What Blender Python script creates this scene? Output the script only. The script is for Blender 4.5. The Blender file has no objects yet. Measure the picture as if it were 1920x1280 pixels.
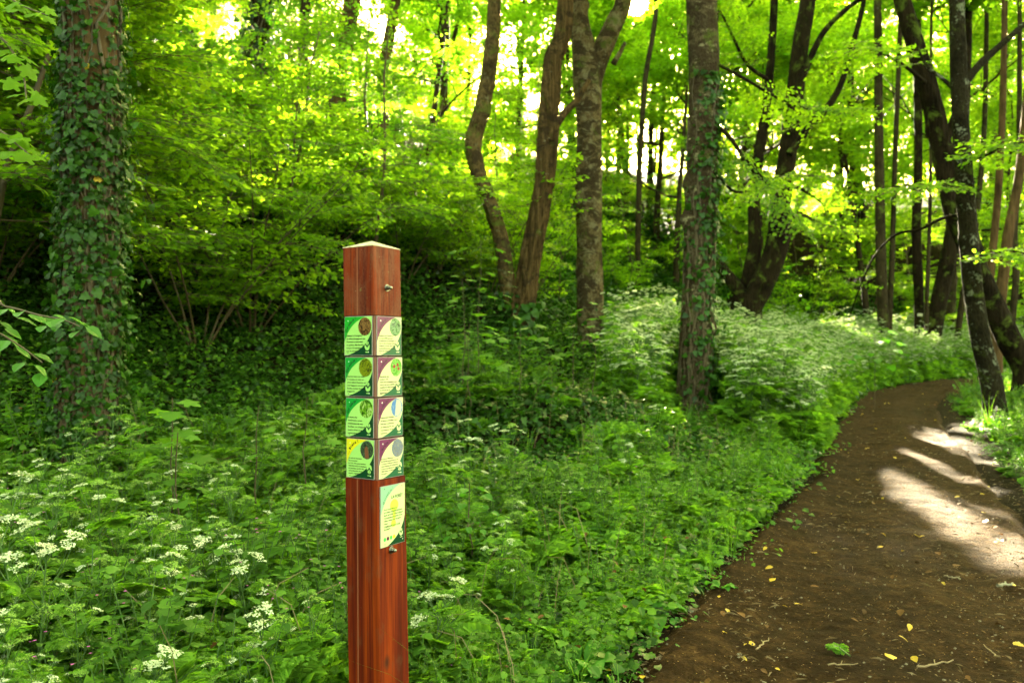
import bpy, math, random
import numpy as np
from mathutils import Vector, Matrix

R = math.radians
scene = bpy.context.scene
COL = scene.collection
rng = np.random.default_rng(7)
random.seed(7)

# ------------------------------------------------------------------ camera
EYE = 1.35
FPX = 1493.0
PITCH = math.atan(25 / FPX)
cam_data = bpy.data.cameras.new('camera')
cam_data.sensor_width = 36.0
cam_data.lens = 36.0 * FPX / 1920.0
cam_data.clip_start = 0.05
cam_data.clip_end = 3000
cam = bpy.data.objects.new('camera', cam_data)
COL.objects.link(cam)
cam.location = (0, 0, EYE)
cam.rotation_euler = (R(90) + PITCH, 0, 0)
cam_data.dof.use_dof = True
cam_data.dof.focus_distance = 2.9
cam_data.dof.aperture_fstop = 3.5
scene.camera = cam

# ------------------------------------------------------------------ sky and sun
SUN_AZ, SUN_EL = R(8.9), R(23.8)
SUN_DIR = np.array([math.sin(SUN_AZ) * math.cos(SUN_EL), math.cos(SUN_AZ) * math.cos(SUN_EL), math.sin(SUN_EL)])
world = bpy.data.worlds.new('World')
scene.world = world
world.use_nodes = True
wn = world.node_tree
wn.nodes.clear()
sky = wn.nodes.new('ShaderNodeTexSky')
sky.sky_type = 'NISHITA'
sky.sun_disc = False
sky.sun_elevation = SUN_EL
sky.sun_rotation = SUN_AZ
sky.air_density = 1.0
sky.dust_density = 6.0
sky.ozone_density = 0.4
warm = wn.nodes.new('ShaderNodeMix'); warm.data_type = 'RGBA'; warm.blend_type = 'MULTIPLY'   # warm tint multiplied into the sky colour to take the blue out of its light
warm.inputs[0].default_value = 1.0; warm.inputs[7].default_value = (1.0, .93, .42, 1)
bg = wn.nodes.new('ShaderNodeBackground')
bg.inputs['Strength'].default_value = 0.052
wo = wn.nodes.new('ShaderNodeOutputWorld')
wn.links.new(sky.outputs[0], warm.inputs[6])
wn.links.new(warm.outputs[2], bg.inputs[0])
wn.links.new(bg.outputs[0], wo.inputs[0])

sun_data = bpy.data.lights.new('sun', 'SUN')
sun_data.energy = 5.0
sun_data.angle = R(0.55)
sun_data.color = (1.0, 0.87, 0.58)
sun = bpy.data.objects.new('sun', sun_data)
COL.objects.link(sun)
sun.location = (6, 30, 20)
sun.rotation_euler = Vector(SUN_DIR.tolist()).to_track_quat('Z', 'Y').to_euler()

vs = scene.view_settings
vs.view_transform = 'Standard'
vs.look = 'None'
vs.exposure = 5.78
vs.gamma = 1.0
vs.use_curve_mapping = False
cy = scene.cycles
cy.max_bounces = 7
cy.diffuse_bounces = 4
cy.glossy_bounces = 2
cy.transmission_bounces = 5
cy.transparent_max_bounces = 4
cy.sample_clamp_indirect = 6.0
cy.caustics_reflective = False
cy.caustics_refractive = False
cy.use_denoising = True
cy.use_adaptive_sampling = True
cy.adaptive_threshold = 0.02
scene.render.use_persistent_data = False

# ------------------------------------------------------------------ coordinates
def at(px, py, y):
    """World point seen at photo pixel (px, py) at depth y metres in front of the camera."""
    u, v = (px - 960) / FPX, (640 - py) / FPX
    c, s = math.cos(PITCH), math.sin(PITCH)
    d = np.array([u, c - v * s, s + v * c])
    return np.array([0, 0, EYE]) + d * (y / d[1])

# ------------------------------------------------------------------ noise
def _hash(ix, iy, seed):
    h = (ix.astype(np.int64) * 374761393 + iy.astype(np.int64) * 668265263 + seed * 982451653) & 0xffffffff
    h = ((h ^ (h >> 13)) * 1274126177) & 0xffffffff
    return ((h ^ (h >> 16)) & 0xffff) / 65535.0
def vnoise(x, y, seed=0):
    x = np.asarray(x, float); y = np.asarray(y, float)
    ix, iy = np.floor(x), np.floor(y)
    fx, fy = x - ix, y - iy
    fx, fy = fx * fx * (3 - 2 * fx), fy * fy * (3 - 2 * fy)
    a = _hash(ix, iy, seed); b = _hash(ix + 1, iy, seed); c = _hash(ix, iy + 1, seed); d = _hash(ix + 1, iy + 1, seed)
    return (a * (1 - fx) + b * fx) * (1 - fy) + (c * (1 - fx) + d * fx) * fy
def fbm(x, y, seed=0, octs=4):
    s, a, t = 0, 0.5, 0
    for k in range(octs):
        s = s + a * vnoise(x * 2 ** k + 17.3 * k, y * 2 ** k - 9.1 * k, seed + k); t += a; a *= 0.5
    return s / t * 2 - 1

# ------------------------------------------------------------------ terrain
def catmull(P, n):
    P = np.asarray(P, float)
    Q = np.vstack([2 * P[0] - P[1], P, 2 * P[-1] - P[-2]])
    out = []
    for i in range(1, len(Q) - 2):
        t = np.linspace(0, 1, n, endpoint=False)[:, None]
        a, b, c, d = Q[i - 1], Q[i], Q[i + 1], Q[i + 2]
        out.append(0.5 * (2 * b + (c - a) * t + (2 * a - 5 * b + 4 * c - d) * t ** 2 + (3 * b - a - 3 * c + d) * t ** 3))
    out.append(P[-1:])
    return np.vstack(out)
PATH = catmull([(-3.2, -9), (-1.4, -4), (-.35, -1), (.3, 1), (.85, 2), (1.5, 3.3), (2.4, 5), (3.5, 7), (4.7, 9.5), (6.3, 13),
                (9.6, 19), (14.2, 23.6), (20, 27.5), (28, 31), (41, 35), (64, 40)], 12)
PTAN = np.gradient(PATH, axis=0); PTAN /= np.linalg.norm(PTAN, axis=1)[:, None]
_base_y = [-20, 0, 3, 5.8, 9.5, 13, 20, 30, 60, 200]
_base_z = [0, 0, 0, .05, .17, .28, .48, .85, 1.7, 2.2]

def d_path(x, y):
    """signed distance left of the path's centre line, and the y of the nearest path point"""
    x = np.atleast_1d(x).astype(float); y = np.atleast_1d(y).astype(float)
    d = np.empty(x.shape); yn = np.empty(x.shape)
    for s in range(0, x.size, 20000):
        xs, ys = x[s:s + 20000], y[s:s + 20000]
        dx = xs[:, None] - PATH[None, :, 0]; dy = ys[:, None] - PATH[None, :, 1]
        q = dx * dx + dy * dy
        k = q.argmin(1)
        r = np.arange(len(k))
        cr = PTAN[k, 0] * dy[r, k] - PTAN[k, 1] * dx[r, k]
        d[s:s + 20000] = np.sign(cr) * np.sqrt(q[r, k]); yn[s:s + 20000] = PATH[k, 1]
    return d, yn
def H_raw(x, y):
    d, yn = d_path(x, y)
    base = np.interp(yn, _base_y, _base_z)
    shift = np.interp(yn, [-5, 5, 11], [1.6, 2.0, 0])
    dl = np.maximum(d - shift * np.clip(d / 3, 0, 1), 0)
    left = np.interp(dl, [0, .9, 1.2, 2.75, 3.8, 5, 6.1, 9, 12, 20, 27, 40, 300], [0, 0, .05, .25, .6, 1.1, 1.6, 3.4, 5.3, 10.0, 12.6, 14, 15])
    right = np.interp(-d, [0, .9, 1.3, 2, 3, 8, 20, 80, 300], [0, 0, .1, .28, .32, .2, -.2, -1, -2])
    off = np.clip((np.abs(d) - .7) / 1.2, 0, 1)
    z = base + np.where(d > 0, left, right) + off * (0.13 * fbm(x * .55, y * .55, 3, 3) + .05 * fbm(x * 2.3, y * 2.3, 5, 2))
    z = z + off * np.clip(dl - 4, 0, 6) * .06 * fbm(x * .3, y * .3, 8, 2)
    # the ivy-grown mound in front of the forked trees
    m = np.exp(-(((x - .15) / 1.6) ** 2 + ((y - 8.9) / 1.2) ** 2))
    return z + .62 * m
_gx = np.arange(-60, 80.01, .3); _gy = np.arange(-14, 110.01, .3)
_X, _Y = np.meshgrid(_gx, _gy)
_HG = H_raw(_X.ravel(), _Y.ravel()).reshape(_X.shape)
def H(x, y):
    x = np.asarray(x, float); y = np.asarray(y, float)
    fx = np.clip((x - _gx[0]) / .3, 0, len(_gx) - 1.001); fy = np.clip((y - _gy[0]) / .3, 0, len(_gy) - 1.001)
    ix, iy = fx.astype(int), fy.astype(int); fx = fx - ix; fy = fy - iy
    return (_HG[iy, ix] * (1 - fx) + _HG[iy, ix + 1] * fx) * (1 - fy) + (_HG[iy + 1, ix] * (1 - fx) + _HG[iy + 1, ix + 1] * fx) * fy
def Hs(x, y):
    return float(H(np.array([x]), np.array([y]))[0])
def on_ground(px, py):
    """the ground point seen at a photo pixel"""
    prev = None
    for t in np.arange(1.5, 60, .03):
        p = at(px, py, t)
        if p[2] < Hs(p[0], p[1]):
            return p
    return at(px, py, 60)

# ------------------------------------------------------------------ object helpers
def tag(o, label=None, cat=None, group=None, kind=None):
    if label: o['label'] = label
    if cat: o['category'] = cat
    if group: o['group'] = group
    if kind: o['kind'] = kind
    return o
def link(name, data, parent=None):
    o = bpy.data.objects.new(name, data)
    COL.objects.link(o)
    if parent is not None: o.parent = parent
    return o
def thing(name, loc, label, cat, group=None, rz=0.0, scale=1.0):
    o = bpy.data.objects.new(name, None)
    o.empty_display_size = .2
    COL.objects.link(o)
    o.location = [float(v) for v in loc]; o.rotation_euler = (0, 0, rz); o.scale = (scale,) * 3
    return tag(o, label, cat, group)
def copy_tree(o, parent=None):
    c = o.copy(); COL.objects.link(c)
    if parent is not None: c.parent = parent
    for ch in list(o.children): copy_tree(ch, c)
    return c

class MB:
    """Collects triangles with a material index and a per-vertex tint and links them as one mesh."""
    def __init__(s): s.v = []; s.f = []; s.m = []; s.t = []; s.sm = []; s.n = 0
    def add(s, V, F, mat=0, tint=None, smooth=False):
        V = np.asarray(V, float).reshape(-1, 3); F = np.asarray(F, int).reshape(-1, 3)
        s.v.append(V); s.f.append(F + s.n); s.n += len(V)
        s.m.append(np.full(len(F), mat, np.int32)); s.sm.append(np.full(len(F), smooth, bool))
        s.t.append(np.full(len(V), .5) if tint is None else np.broadcast_to(np.asarray(tint, float), (len(V),)))
        return s
    def mesh(s, name, mats):
        me = bpy.data.meshes.new(name)
        V = np.concatenate(s.v); F = np.concatenate(s.f)
        me.vertices.add(len(V)); me.vertices.foreach_set('co', V.astype(np.float32).ravel())
        me.loops.add(F.size); me.loops.foreach_set('vertex_index', F.astype(np.int32).ravel())
        me.polygons.add(len(F)); me.polygons.foreach_set('loop_start', np.arange(0, F.size, 3, dtype=np.int32))
        for m in mats: me.materials.append(m)
        me.update(calc_edges=True)
        me.polygons.foreach_set('material_index', np.concatenate(s.m))
        me.polygons.foreach_set('use_smooth', np.concatenate(s.sm))
        a = me.attributes.new('tint', 'FLOAT', 'POINT'); a.data.foreach_set('value', np.concatenate(s.t).astype(np.float32))
        me.update()
        return me
    def obj(s, name, mats, parent=None): return link(name, s.mesh(name, mats), parent)

def unit(a):
    a = np.asarray(a, float)
    return a / np.maximum(np.linalg.norm(a, axis=-1, keepdims=True), 1e-9)

def grid_tris(nr, nc, closed=True):
    i, j = np.meshgrid(np.arange(nr - 1), np.arange(nc if closed else nc - 1), indexing='ij')
    a = i * nc + j; b = i * nc + (j + 1) % nc; c = a + nc; d = b + nc
    return np.concatenate([np.stack([a, b, d], -1).reshape(-1, 3), np.stack([a, d, c], -1).reshape(-1, 3)])

def tube(P, rad, sides=6, disp=None):
    P = np.asarray(P, float); n = len(P)
    rad = np.broadcast_to(np.asarray(rad, float), (n,))
    T = unit(np.gradient(P, axis=0))
    up = np.array([0, 0, 1.0]) if abs(T[0, 2]) < .8 else np.array([0, 1.0, 0])
    U = np.empty_like(P); u = unit(np.cross(up, T[0]))
    for i in range(n):
        u = unit(u - T[i] * (u @ T[i])); U[i] = u
    W = np.cross(T, U)
    th = np.linspace(0, 2 * math.pi, sides, endpoint=False)
    rr = np.repeat(rad[:, None], sides, 1)
    if disp is not None: rr = rr * (1 + disp(np.arange(n)[:, None] * np.ones(sides)[None], np.ones(n)[:, None] * th[None], P))
    V = P[:, None, :] + rr[..., None] * (np.cos(th)[None, :, None] * U[:, None] + np.sin(th)[None, :, None] * W[:, None])
    return V.reshape(-1, 3), grid_tris(n, sides)

# leaf templates: (along, across, up) with a fold on the midrib; all triangles
def _fan(outline, fold=.12, droop=.15):
    """outline: list of (a, s) round the leaf from base to tip on one side (mirrored)"""
    left = [(a, s) for a, s in outline if s > 1e-6]
    mid = [(a, 0.0) for a, s in left]
    v = [(0, 0, 0)]
    for a, s in left: v += [(a, 0, -droop * a * a), (a, s, fold * s - droop * a * a), (a, -s, fold * s - droop * a * a)]
    v.append((1, 0, -droop))
    f = [(0, 1, 2), (0, 3, 1)]
    k = len(left)
    for i in range(k - 1):
        m, l, r = 1 + 3 * i, 2 + 3 * i, 3 + 3 * i
        M, L, Q = m + 3, l + 3, r + 3
        f += [(m, M, L), (m, L, l), (m, r, Q), (m, Q, M)]
    m, l, r, t = 1 + 3 * (k - 1), 2 + 3 * (k - 1), 3 + 3 * (k - 1), len(v) - 1
    f += [(m, t, l), (m, r, t)]
    return np.array(v, float), np.array(f)
LEAF4 = (np.array([(0, 0, 0), (.45, .34, .07), (.45, -.34, .07), (1, 0, -.12)], float), np.array([(0, 3, 1), (0, 2, 3)]))
LEAF_OVAL = _fan([(.22, .30), (.52, .38), (.82, .20)], .18, .22)
LEAF_LONG = _fan([(.15, .10), (.4, .15), (.7, .12), (.9, .06)], .3, .45)
def _star(pts, z=None):
    v = [(.28, 0, .02)] + [(a, s, -.12 * (a * a + s * s)) for a, s in pts]
    n = len(pts)
    return np.array(v, float), np.array([(0, 1 + i, 1 + (i + 1) % n) for i in range(n)])
_h = [(0, 0), (.02, .30), (-.12, .42), (.12, .50), (.30, .34), (.44, .62), (.62, .55), (.58, .28), (.74, .26), (1, 0)]
LEAF_MAPLE = _star([(a, -s) for a, s in _h] + [(a, s) for a, s in reversed(_h[1:-1])])
_i = [(0, 0), (-.10, .28), (.10, .50), (.36, .34), (.52, .44), (.64, .24), (1, 0)]
LEAF_IVY = _star([(a, -s) for a, s in _i] + [(a, s) for a, s in reversed(_i[1:-1])])
_m = [(0, 0), (.1, .24), (.34, .48), (.46, .30), (.68, .30), (1, 0)]
LEAF_MAPLE_S = _star([(a, -s) for a, s in _m] + [(a, s) for a, s in reversed(_m[1:-1])])

def leaves(mb, P, A, N, S, tmpl, mat=0, tint=None):
    """place leaf templates: P base points, A axes, N upward normals, S lengths"""
    P = np.asarray(P, float).reshape(-1, 3)
    if len(P) == 0: return
    A = unit(A); N = np.asarray(N, float); N = unit(N - A * (N * A).sum(-1, keepdims=True)); B = np.cross(N, A)
    tv, tf = tmpl
    S = np.broadcast_to(np.asarray(S, float), (len(P),))[:, None, None]
    V = P[:, None] + S * (tv[None, :, 0:1] * A[:, None] + tv[None, :, 1:2] * B[:, None] + tv[None, :, 2:3] * N[:, None])
    F = tf[None] + (np.arange(len(P)) * len(tv))[:, None, None]
    t = rng.random(len(P)) if tint is None else np.broadcast_to(tint, (len(P),))
    mb.add(V.reshape(-1, 3), F.reshape(-1, 3), mat, np.repeat(t, len(tv)))

def box(mb, c, s, mat=0, rot=None):
    v = np.array([(x, y, z) for x in (-.5, .5) for y in (-.5, .5) for z in (-.5, .5)]) * np.asarray(s)
    if rot is not None: v = v @ np.asarray(rot).T
    f = [(0, 1, 3), (0, 3, 2), (4, 6, 7), (4, 7, 5), (0, 4, 5), (0, 5, 1), (2, 3, 7), (2, 7, 6), (0, 2, 6), (0, 6, 4), (1, 5, 7), (1, 7, 3)]
    mb.add(v + np.asarray(c), f, mat)

# ------------------------------------------------------------------ materials
class NT:
    def __init__(s, name):
        s.m = bpy.data.materials.new(name); s.m.use_nodes = True
        s.t = s.m.node_tree; s.t.nodes.clear()
        s.out = s.t.nodes.new('ShaderNodeOutputMaterial')
    def n(s, typ, **kw):
        nd = s.t.nodes.new('ShaderNode' + typ)
        for k, v in kw.items():
            if k.startswith('_'): setattr(nd, k[1:], v)
            else:
                key = int(k[1:]) if k[0] == 'i' and k[1:].isdigit() else k.replace('__', ' ')
                s.set(nd.inputs[key], v)
        return nd
    def set(s, inp, v):
        if isinstance(v, bpy.types.NodeSocket): s.t.links.new(v, inp)
        elif isinstance(v, bpy.types.Node): s.t.links.new(v.outputs[0], inp)
        else: inp.default_value = (*v, 1) if isinstance(v, tuple) and len(v) == 3 and inp.type == 'RGBA' else v
    def ramp(s, fac, stops, interp='LINEAR'):
        nd = s.t.nodes.new('ShaderNodeValToRGB'); r = nd.color_ramp; r.interpolation = interp
        while len(r.elements) > 1: r.elements.remove(r.elements[-1])
        for i, (p, c) in enumerate(stops):
            e = r.elements[0] if i == 0 else r.elements.new(p)
            e.position = p; e.color = (c, c, c, 1) if isinstance(c, (int, float)) else (*c, 1)
        s.set(nd.inputs[0], fac)
        return nd
    def mix(s, a, b, f, blend='MIX'):
        nd = s.t.nodes.new('ShaderNodeMix'); nd.data_type = 'RGBA'; nd.blend_type = blend
        s.set(nd.inputs[0], f); s.set(nd.inputs[6], a); s.set(nd.inputs[7], b)
        return nd.outputs[2]
    def math(s, op, a, b=0.0):
        nd = s.t.nodes.new('ShaderNodeMath'); nd.operation = op
        s.set(nd.inputs[0], a); s.set(nd.inputs[1], b)
        return nd.outputs[0]
    def co(s, scale=(1, 1, 1), what='Object'):
        tc = s.t.nodes.new('ShaderNodeTexCoord')
        mp = s.t.nodes.new('ShaderNodeMapping'); mp.inputs['Scale'].default_value = scale
        s.t.links.new(tc.outputs[what], mp.inputs[0])
        return mp.outputs[0]
    def noise(s, vec, scale, detail=4, rough=.55, dist=0.0):
        return s.n('TexNoise', Vector=vec, Scale=scale, Detail=detail, Roughness=rough, Distortion=dist).outputs['Fac']
    def bump(s, h, strength=.5, dist=.01):
        return s.n('Bump', Height=h, Strength=strength, Distance=dist).outputs[0]
    def surf(s, color, rough=.8, spec=.3, normal=None, metal=0.0):
        p = s.t.nodes.new('ShaderNodeBsdfPrincipled')
        s.set(p.inputs['Base Color'], color); s.set(p.inputs['Roughness'], rough)
        s.set(p.inputs['Specular IOR Level'], spec); s.set(p.inputs['Metallic'], metal)
        if normal is not None: s.set(p.inputs['Normal'], normal)
        s.t.links.new(p.outputs[0], s.out.inputs[0])
        return s.m

def leaf_mat(name, refl, trans, tf=.45, rough=.5, spec=.2, vary=.35, yellow=.25):
    t = NT(name)
    at_ = t.n('Attribute', _attribute_name='tint').outputs['Fac']
    oi = t.n('ObjectInfo').outputs['Random']
    k = t.math('ADD', t.math('MULTIPLY', at_, vary), t.math('MULTIPLY', oi, vary * .5))
    val = t.math('ADD', k, 1 - vary * .75)
    def tone(c):
        yel = (c[0] * 1.9 + .01, c[1] * 1.15, c[2] * .8)
        m = t.mix(c, yel, t.math('MULTIPLY', at_, yellow))
        return t.mix(m, (0, 0, 0), t.math('SUBTRACT', 1.0, val)) if False else t.n('HueSaturation', Color=m, Value=val).outputs[0]
    p = t.t.nodes.new('ShaderNodeBsdfPrincipled')
    t.set(p.inputs['Base Color'], tone(refl)); t.set(p.inputs['Roughness'], rough); t.set(p.inputs['Specular IOR Level'], spec)
    tr = t.n('BsdfTranslucent', Color=tone(trans))
    mx = t.n('MixShader', i0=tf)
    t.t.links.new(p.outputs[0], mx.inputs[1]); t.t.links.new(tr.outputs[0], mx.inputs[2])
    t.t.links.new(mx.outputs[0], t.out.inputs[0])
    return t.m

M = {}
M['leaf_young'] = leaf_mat('young_leaf', (.070, .17, .008), (.28, .55, .012), .54, .5, .12, .6, .3)
M['leaf_mid'] = leaf_mat('green_leaf', (.055, .145, .010), (.21, .46, .012), .5, .5, .12, .5, .25)
M['leaf_shrub'] = leaf_mat('shrub_leaf', (.055, .145, .012), (.17, .42, .014), .48, .5, .15)
M['leaf_herb'] = leaf_mat('herb_leaf', (.052, .135, .014), (.13, .32, .016), .42, .55, .15, .95, .3)
M['leaf_parsley'] = leaf_mat('parsley_leaf', (.080, .18, .018), (.20, .46, .018), .46, .6, .12, .95, .3)
M['leaf_broad'] = leaf_mat('broad_leaf', (.045, .15, .014), (.10, .34, .014), .4, .42, .22, .5, .2)
M['leaf_ivy'] = leaf_mat('ivy_leaf', (.018, .060, .005), (.03, .13, .004), .25, .36, .2, .95, .25)
M['leaf_yellow'] = leaf_mat('yellowed_leaf', (.45, .30, .02), (.4, .28, .02), .3, .5, .3, .4, .1)
M['leaf_brown'] = leaf_mat('dead_leaf', (.10, .050, .016), (.07, .035, .012), .15, .7, .1, .9, .1)
M['flower'] = leaf_mat('white_petal', (.60, .64, .44), (.42, .50, .26), .35, .6, .2, .25, .05)
M['bud'] = leaf_mat('green_bud', (.20, .34, .06), (.20, .36, .04), .35, .6, .15, .5, .2)
M['pink'] = leaf_mat('pink_petal', (.55, .12, .40), (.4, .1, .3), .3, .6, .2, .2, 0)
M['blue'] = leaf_mat('blue_petal', (.10, .08, .50), (.1, .1, .4), .3, .6, .2, .2, 0)
def stem_mat(name, c):
    t = NT(name); n = t.noise(t.co(), 40, 3)
    return t.surf(t.mix(c, tuple(v * .6 for v in c), n), .55, .3)
M['stem'] = stem_mat('green_stem', (.07, .14, .03))
M['twig'] = stem_mat('brown_twig', (.085, .055, .03))
M['dry'] = stem_mat('dry_stalk', (.22, .15, .08))

def bark_mat(name, lo, hi, freq=9.0, stretch=.16, moss=0.0, lichen=0.0, dark=0.0, bump=.9, lichen_col=(.33, .34, .27), dist=.03):
    t = NT(name)
    v = t.co((1, 1, stretch))
    vo = t.co()
    n1 = t.noise(v, freq, 7, .62, .6)
    n2 = t.noise(v, freq * 4.3, 5, .6, .2)
    vor = t.n('TexVoronoi', Vector=v, Scale=freq * 2.2).outputs['Distance']
    h = t.math('ADD', t.math('MULTIPLY', n1, .7), t.math('ADD', t.math('MULTIPLY', n2, .35), t.math('MULTIPLY', vor, .4)))
    c = t.ramp(h, [(.38, lo), (.62, tuple((a + b) / 2 for a, b in zip(lo, hi))), (.9, hi)]).outputs[0]
    big = t.noise(vo, 1.7, 4, .6, .3)
    c = t.mix(c, tuple(x * .45 for x in lo), t.ramp(big, [(.5, 0), (.62, .55)]).outputs[0])
    if lichen > 0:
        l1 = t.noise(vo, 5.5, 8, .7, .5); l2 = t.noise(vo, 26, 4, .6)
        mask = t.ramp(t.math('ADD', t.math('MULTIPLY', l1, .7), t.math('MULTIPLY', l2, .3)), [(.64 - lichen * .2, 0), (.69 - lichen * .2, 1)]).outputs[0]
        c = t.mix(c, t.mix(lichen_col, tuple(x * .6 for x in lichen_col), l2), t.math('MULTIPLY', mask, .85))
    if dark > 0:
        dn = t.noise(t.co((1, 1, 1.5)), 3.3, 7, .7, .8)
        c = t.mix(c, (.035, .022, .014), t.ramp(dn, [(.60 - dark * .16, 0), (.64 - dark * .16, .85)]).outputs[0])
    if moss > 0:
        mn = t.noise(vo, 3.1, 7, .68, .4)
        c = t.mix(c, t.mix((.055, .085, .012), (.10, .12, .02), n2), t.ramp(mn, [(.62 - moss * .2, 0), (.74 - moss * .2, .85)]).outputs[0])
    return t.surf(c, .95, .05, t.bump(h, bump, dist))
M['bark_ivy_tree'] = bark_mat('ridged_brown_bark', (.012, .007, .0035), (.12, .072, .036), 11, .12, .2, .15)
M['bark_smooth'] = bark_mat('smooth_tan_bark', (.014, .008, .004), (.13, .083, .036), 12, .5, .4, .4, .5, 1.0, (.18, .15, .09), dist=.05)
M['bark_braided'] = bark_mat('stringy_tan_bark', (.005, .003, .0015), (.13, .076, .034), 15, .06, .15, .15, .35, 1.0, dist=.09)
M['bark_plate'] = bark_mat('lichen_plated_bark', (.022, .014, .007), (.17, .115, .06), 22, .7, .3, .7, .75, 1.0, (.25, .205, .125), dist=.06)
M['bark_pale'] = bark_mat('pale_patched_bark', (.010, .0068, .004), (.105, .074, .044), 18, .5, .3, .62, .95, 1.0, (.28, .235, .145), dist=.05)
M['bark_dark'] = bark_mat('dark_rough_bark', (.003, .0022, .0014), (.022, .0145, .0085), 10, .2, .35, .0, 0, 1.0, dist=.05)
M['bark_speckled'] = bark_mat('dark_bark_with_pale_lichen', (.004, .003, .002), (.022, .017, .010), 14, .5, .2, .42, .0, .9, (.20, .20, .15))
M['bark_far'] = bark_mat('grey_brown_bark', (.010, .007, .004), (.045, .032, .018), 7, .14, .25, .1, 0, .5)
M['bark_red'] = bark_mat('reddish_bark', (.022, .012, .006), (.10, .056, .028), 7, .14, .05, .0, 0, .5)

# ================================================================== GROUND
def ground_material(name, dark, mid, light, fleck):
    t = NT(name)
    vo = t.co()
    a = t.noise(vo, .9, 5, .6); b = t.noise(vo, 9, 8, .7, .3); c_ = t.noise(vo, 60, 5, .65)
    c = t.ramp(t.math('ADD', t.math('MULTIPLY', b, .6), t.math('MULTIPLY', c_, .4)), [(.3, dark), (.5, mid), (.72, light)]).outputs[0]
    c = t.mix(c, dark, t.ramp(a, [(.45, 0), (.65, .5)]).outputs[0])
    vr = t.n('TexVoronoi', Vector=t.co((1, 1.6, 1)), Scale=48.0)
    chip = t.ramp(vr.outputs['Distance'], [(.14, 1), (.2, 0)]).outputs[0]
    sel = t.ramp(t.n('SeparateColor', Color=vr.outputs['Color']).outputs[0], [(.80, 0), (.84, 1)]).outputs[0]
    c = t.mix(c, fleck, t.math('MULTIPLY', t.math('MULTIPLY', chip, sel), .8))
    h = t.math('ADD', t.math('MULTIPLY', b, .7), t.math('MULTIPLY', c_, .35))
    return t.surf(c, .9, .045, t.bump(h, 1.0, .07))
M['soil'] = ground_material('woodland_soil', (.004, .0022, .001), (.011, .006, .0025), (.028, .015, .006), (.09, .05, .02))
M['dirt'] = ground_material('trodden_dirt', (.006, .0029, .0009), (.028, .0138, .0046), (.098, .052, .018), (.38, .23, .09))

def axis(parts):
    out = []
    for a, b, st in parts: out.append(np.arange(a, b, st))
    return np.concatenate(out)
gx = axis([(-600, -60, 60), (-60, -20, 2), (-20, -8, .5), (-8, 10, .12), (10, 24, .4), (24, 80, 2), (80, 601, 65)])
gy = axis([(-400, -14, 48), (-14, 1, 1), (1, 13, .12), (13, 32, .3), (32, 60, 1), (60, 110, 2.5), (110, 1200, 90)])
X, Y = np.meshgrid(gx, gy)
dd, yy = d_path(X.ravel(), Y.ravel())
dd = np.where(dd < 0, dd * np.interp(yy, [3, 5.5, 9, 14], [1, 1.12, 1.38, 1.3]), dd)
Z = H_raw(X.ravel(), Y.ravel()) + .012 * fbm(X.ravel() * 6, Y.ravel() * 6, 11, 3)
Z = Z - .10 * np.clip((1.02 - np.abs(dd)) / .25, 0, 1)
mb = MB(); mb.add(np.stack([X.ravel(), Y.ravel(), Z], -1), grid_tris(len(gy), len(gx), False), 0, smooth=True)
ground = mb.obj('ground', [M['soil']]); tag(ground, 'dark woodland soil under the plants, rising to a hillside', kind='structure')

# the path: a strip of trodden dirt following the centre line
s_par = np.linspace(0, len(PATH) - 1, 1500)
ctr = np.stack([np.interp(s_par, np.arange(len(PATH)), PATH[:, k]) for k in (0, 1)], -1)
tan = unit(np.gradient(ctr, axis=0)); nrm = np.stack([-tan[:, 1], tan[:, 0]], -1)
ww = np.linspace(-1, 1, 61)
wl = .98 + .10 * fbm(s_par * .16, s_par * 0, 21, 3); wr = np.interp(np.interp(s_par, np.arange(len(PATH)), PATH[:, 1]), [3, 5.5, 9, 14], [.98, .86, .68, .72]) + .10 * fbm(s_par * .16, s_par * 0 + 5, 22, 3)
off = np.where(ww[None] > 0, ww[None] * wl[:, None], ww[None] * wr[:, None])
PX = ctr[:, None, 0] + nrm[:, None, 0] * off; PY = ctr[:, None, 1] + nrm[:, None, 1] * off
bz = np.interp(np.repeat(ctr[:, 1:2], 61, 1), _base_y, _base_z)
PZ = bz + .014 + .038 * fbm(PX * 1.7, PY * 1.7, 31, 3) + .016 * fbm(PX * 8, PY * 8, 33, 4) + .010 * np.clip(fbm(PX * 23, PY * 23, 35, 2) - .2, 0, 1) - .03 * np.exp(-((off + .45) / .22) ** 2) - .025 * np.exp(-((off - .42) / .22) ** 2)
PZ = PZ - .09 * np.clip((np.abs(ww[None]) - .86) / .14, 0, 1) + .03 * np.clip((np.abs(off) - .6) / .3, 0, 1)
mb = MB(); mb.add(np.stack([PX, PY, PZ], -1).reshape(-1, 3), grid_tris(1500, 61, False), 0, smooth=True)
path = mb.obj('path', [M['dirt']]); tag(path, 'brown trodden dirt path curving away to the right', kind='structure')
def path_z(x, y):
    return np.interp(y, _base_y, _base_z) + .016

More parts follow.
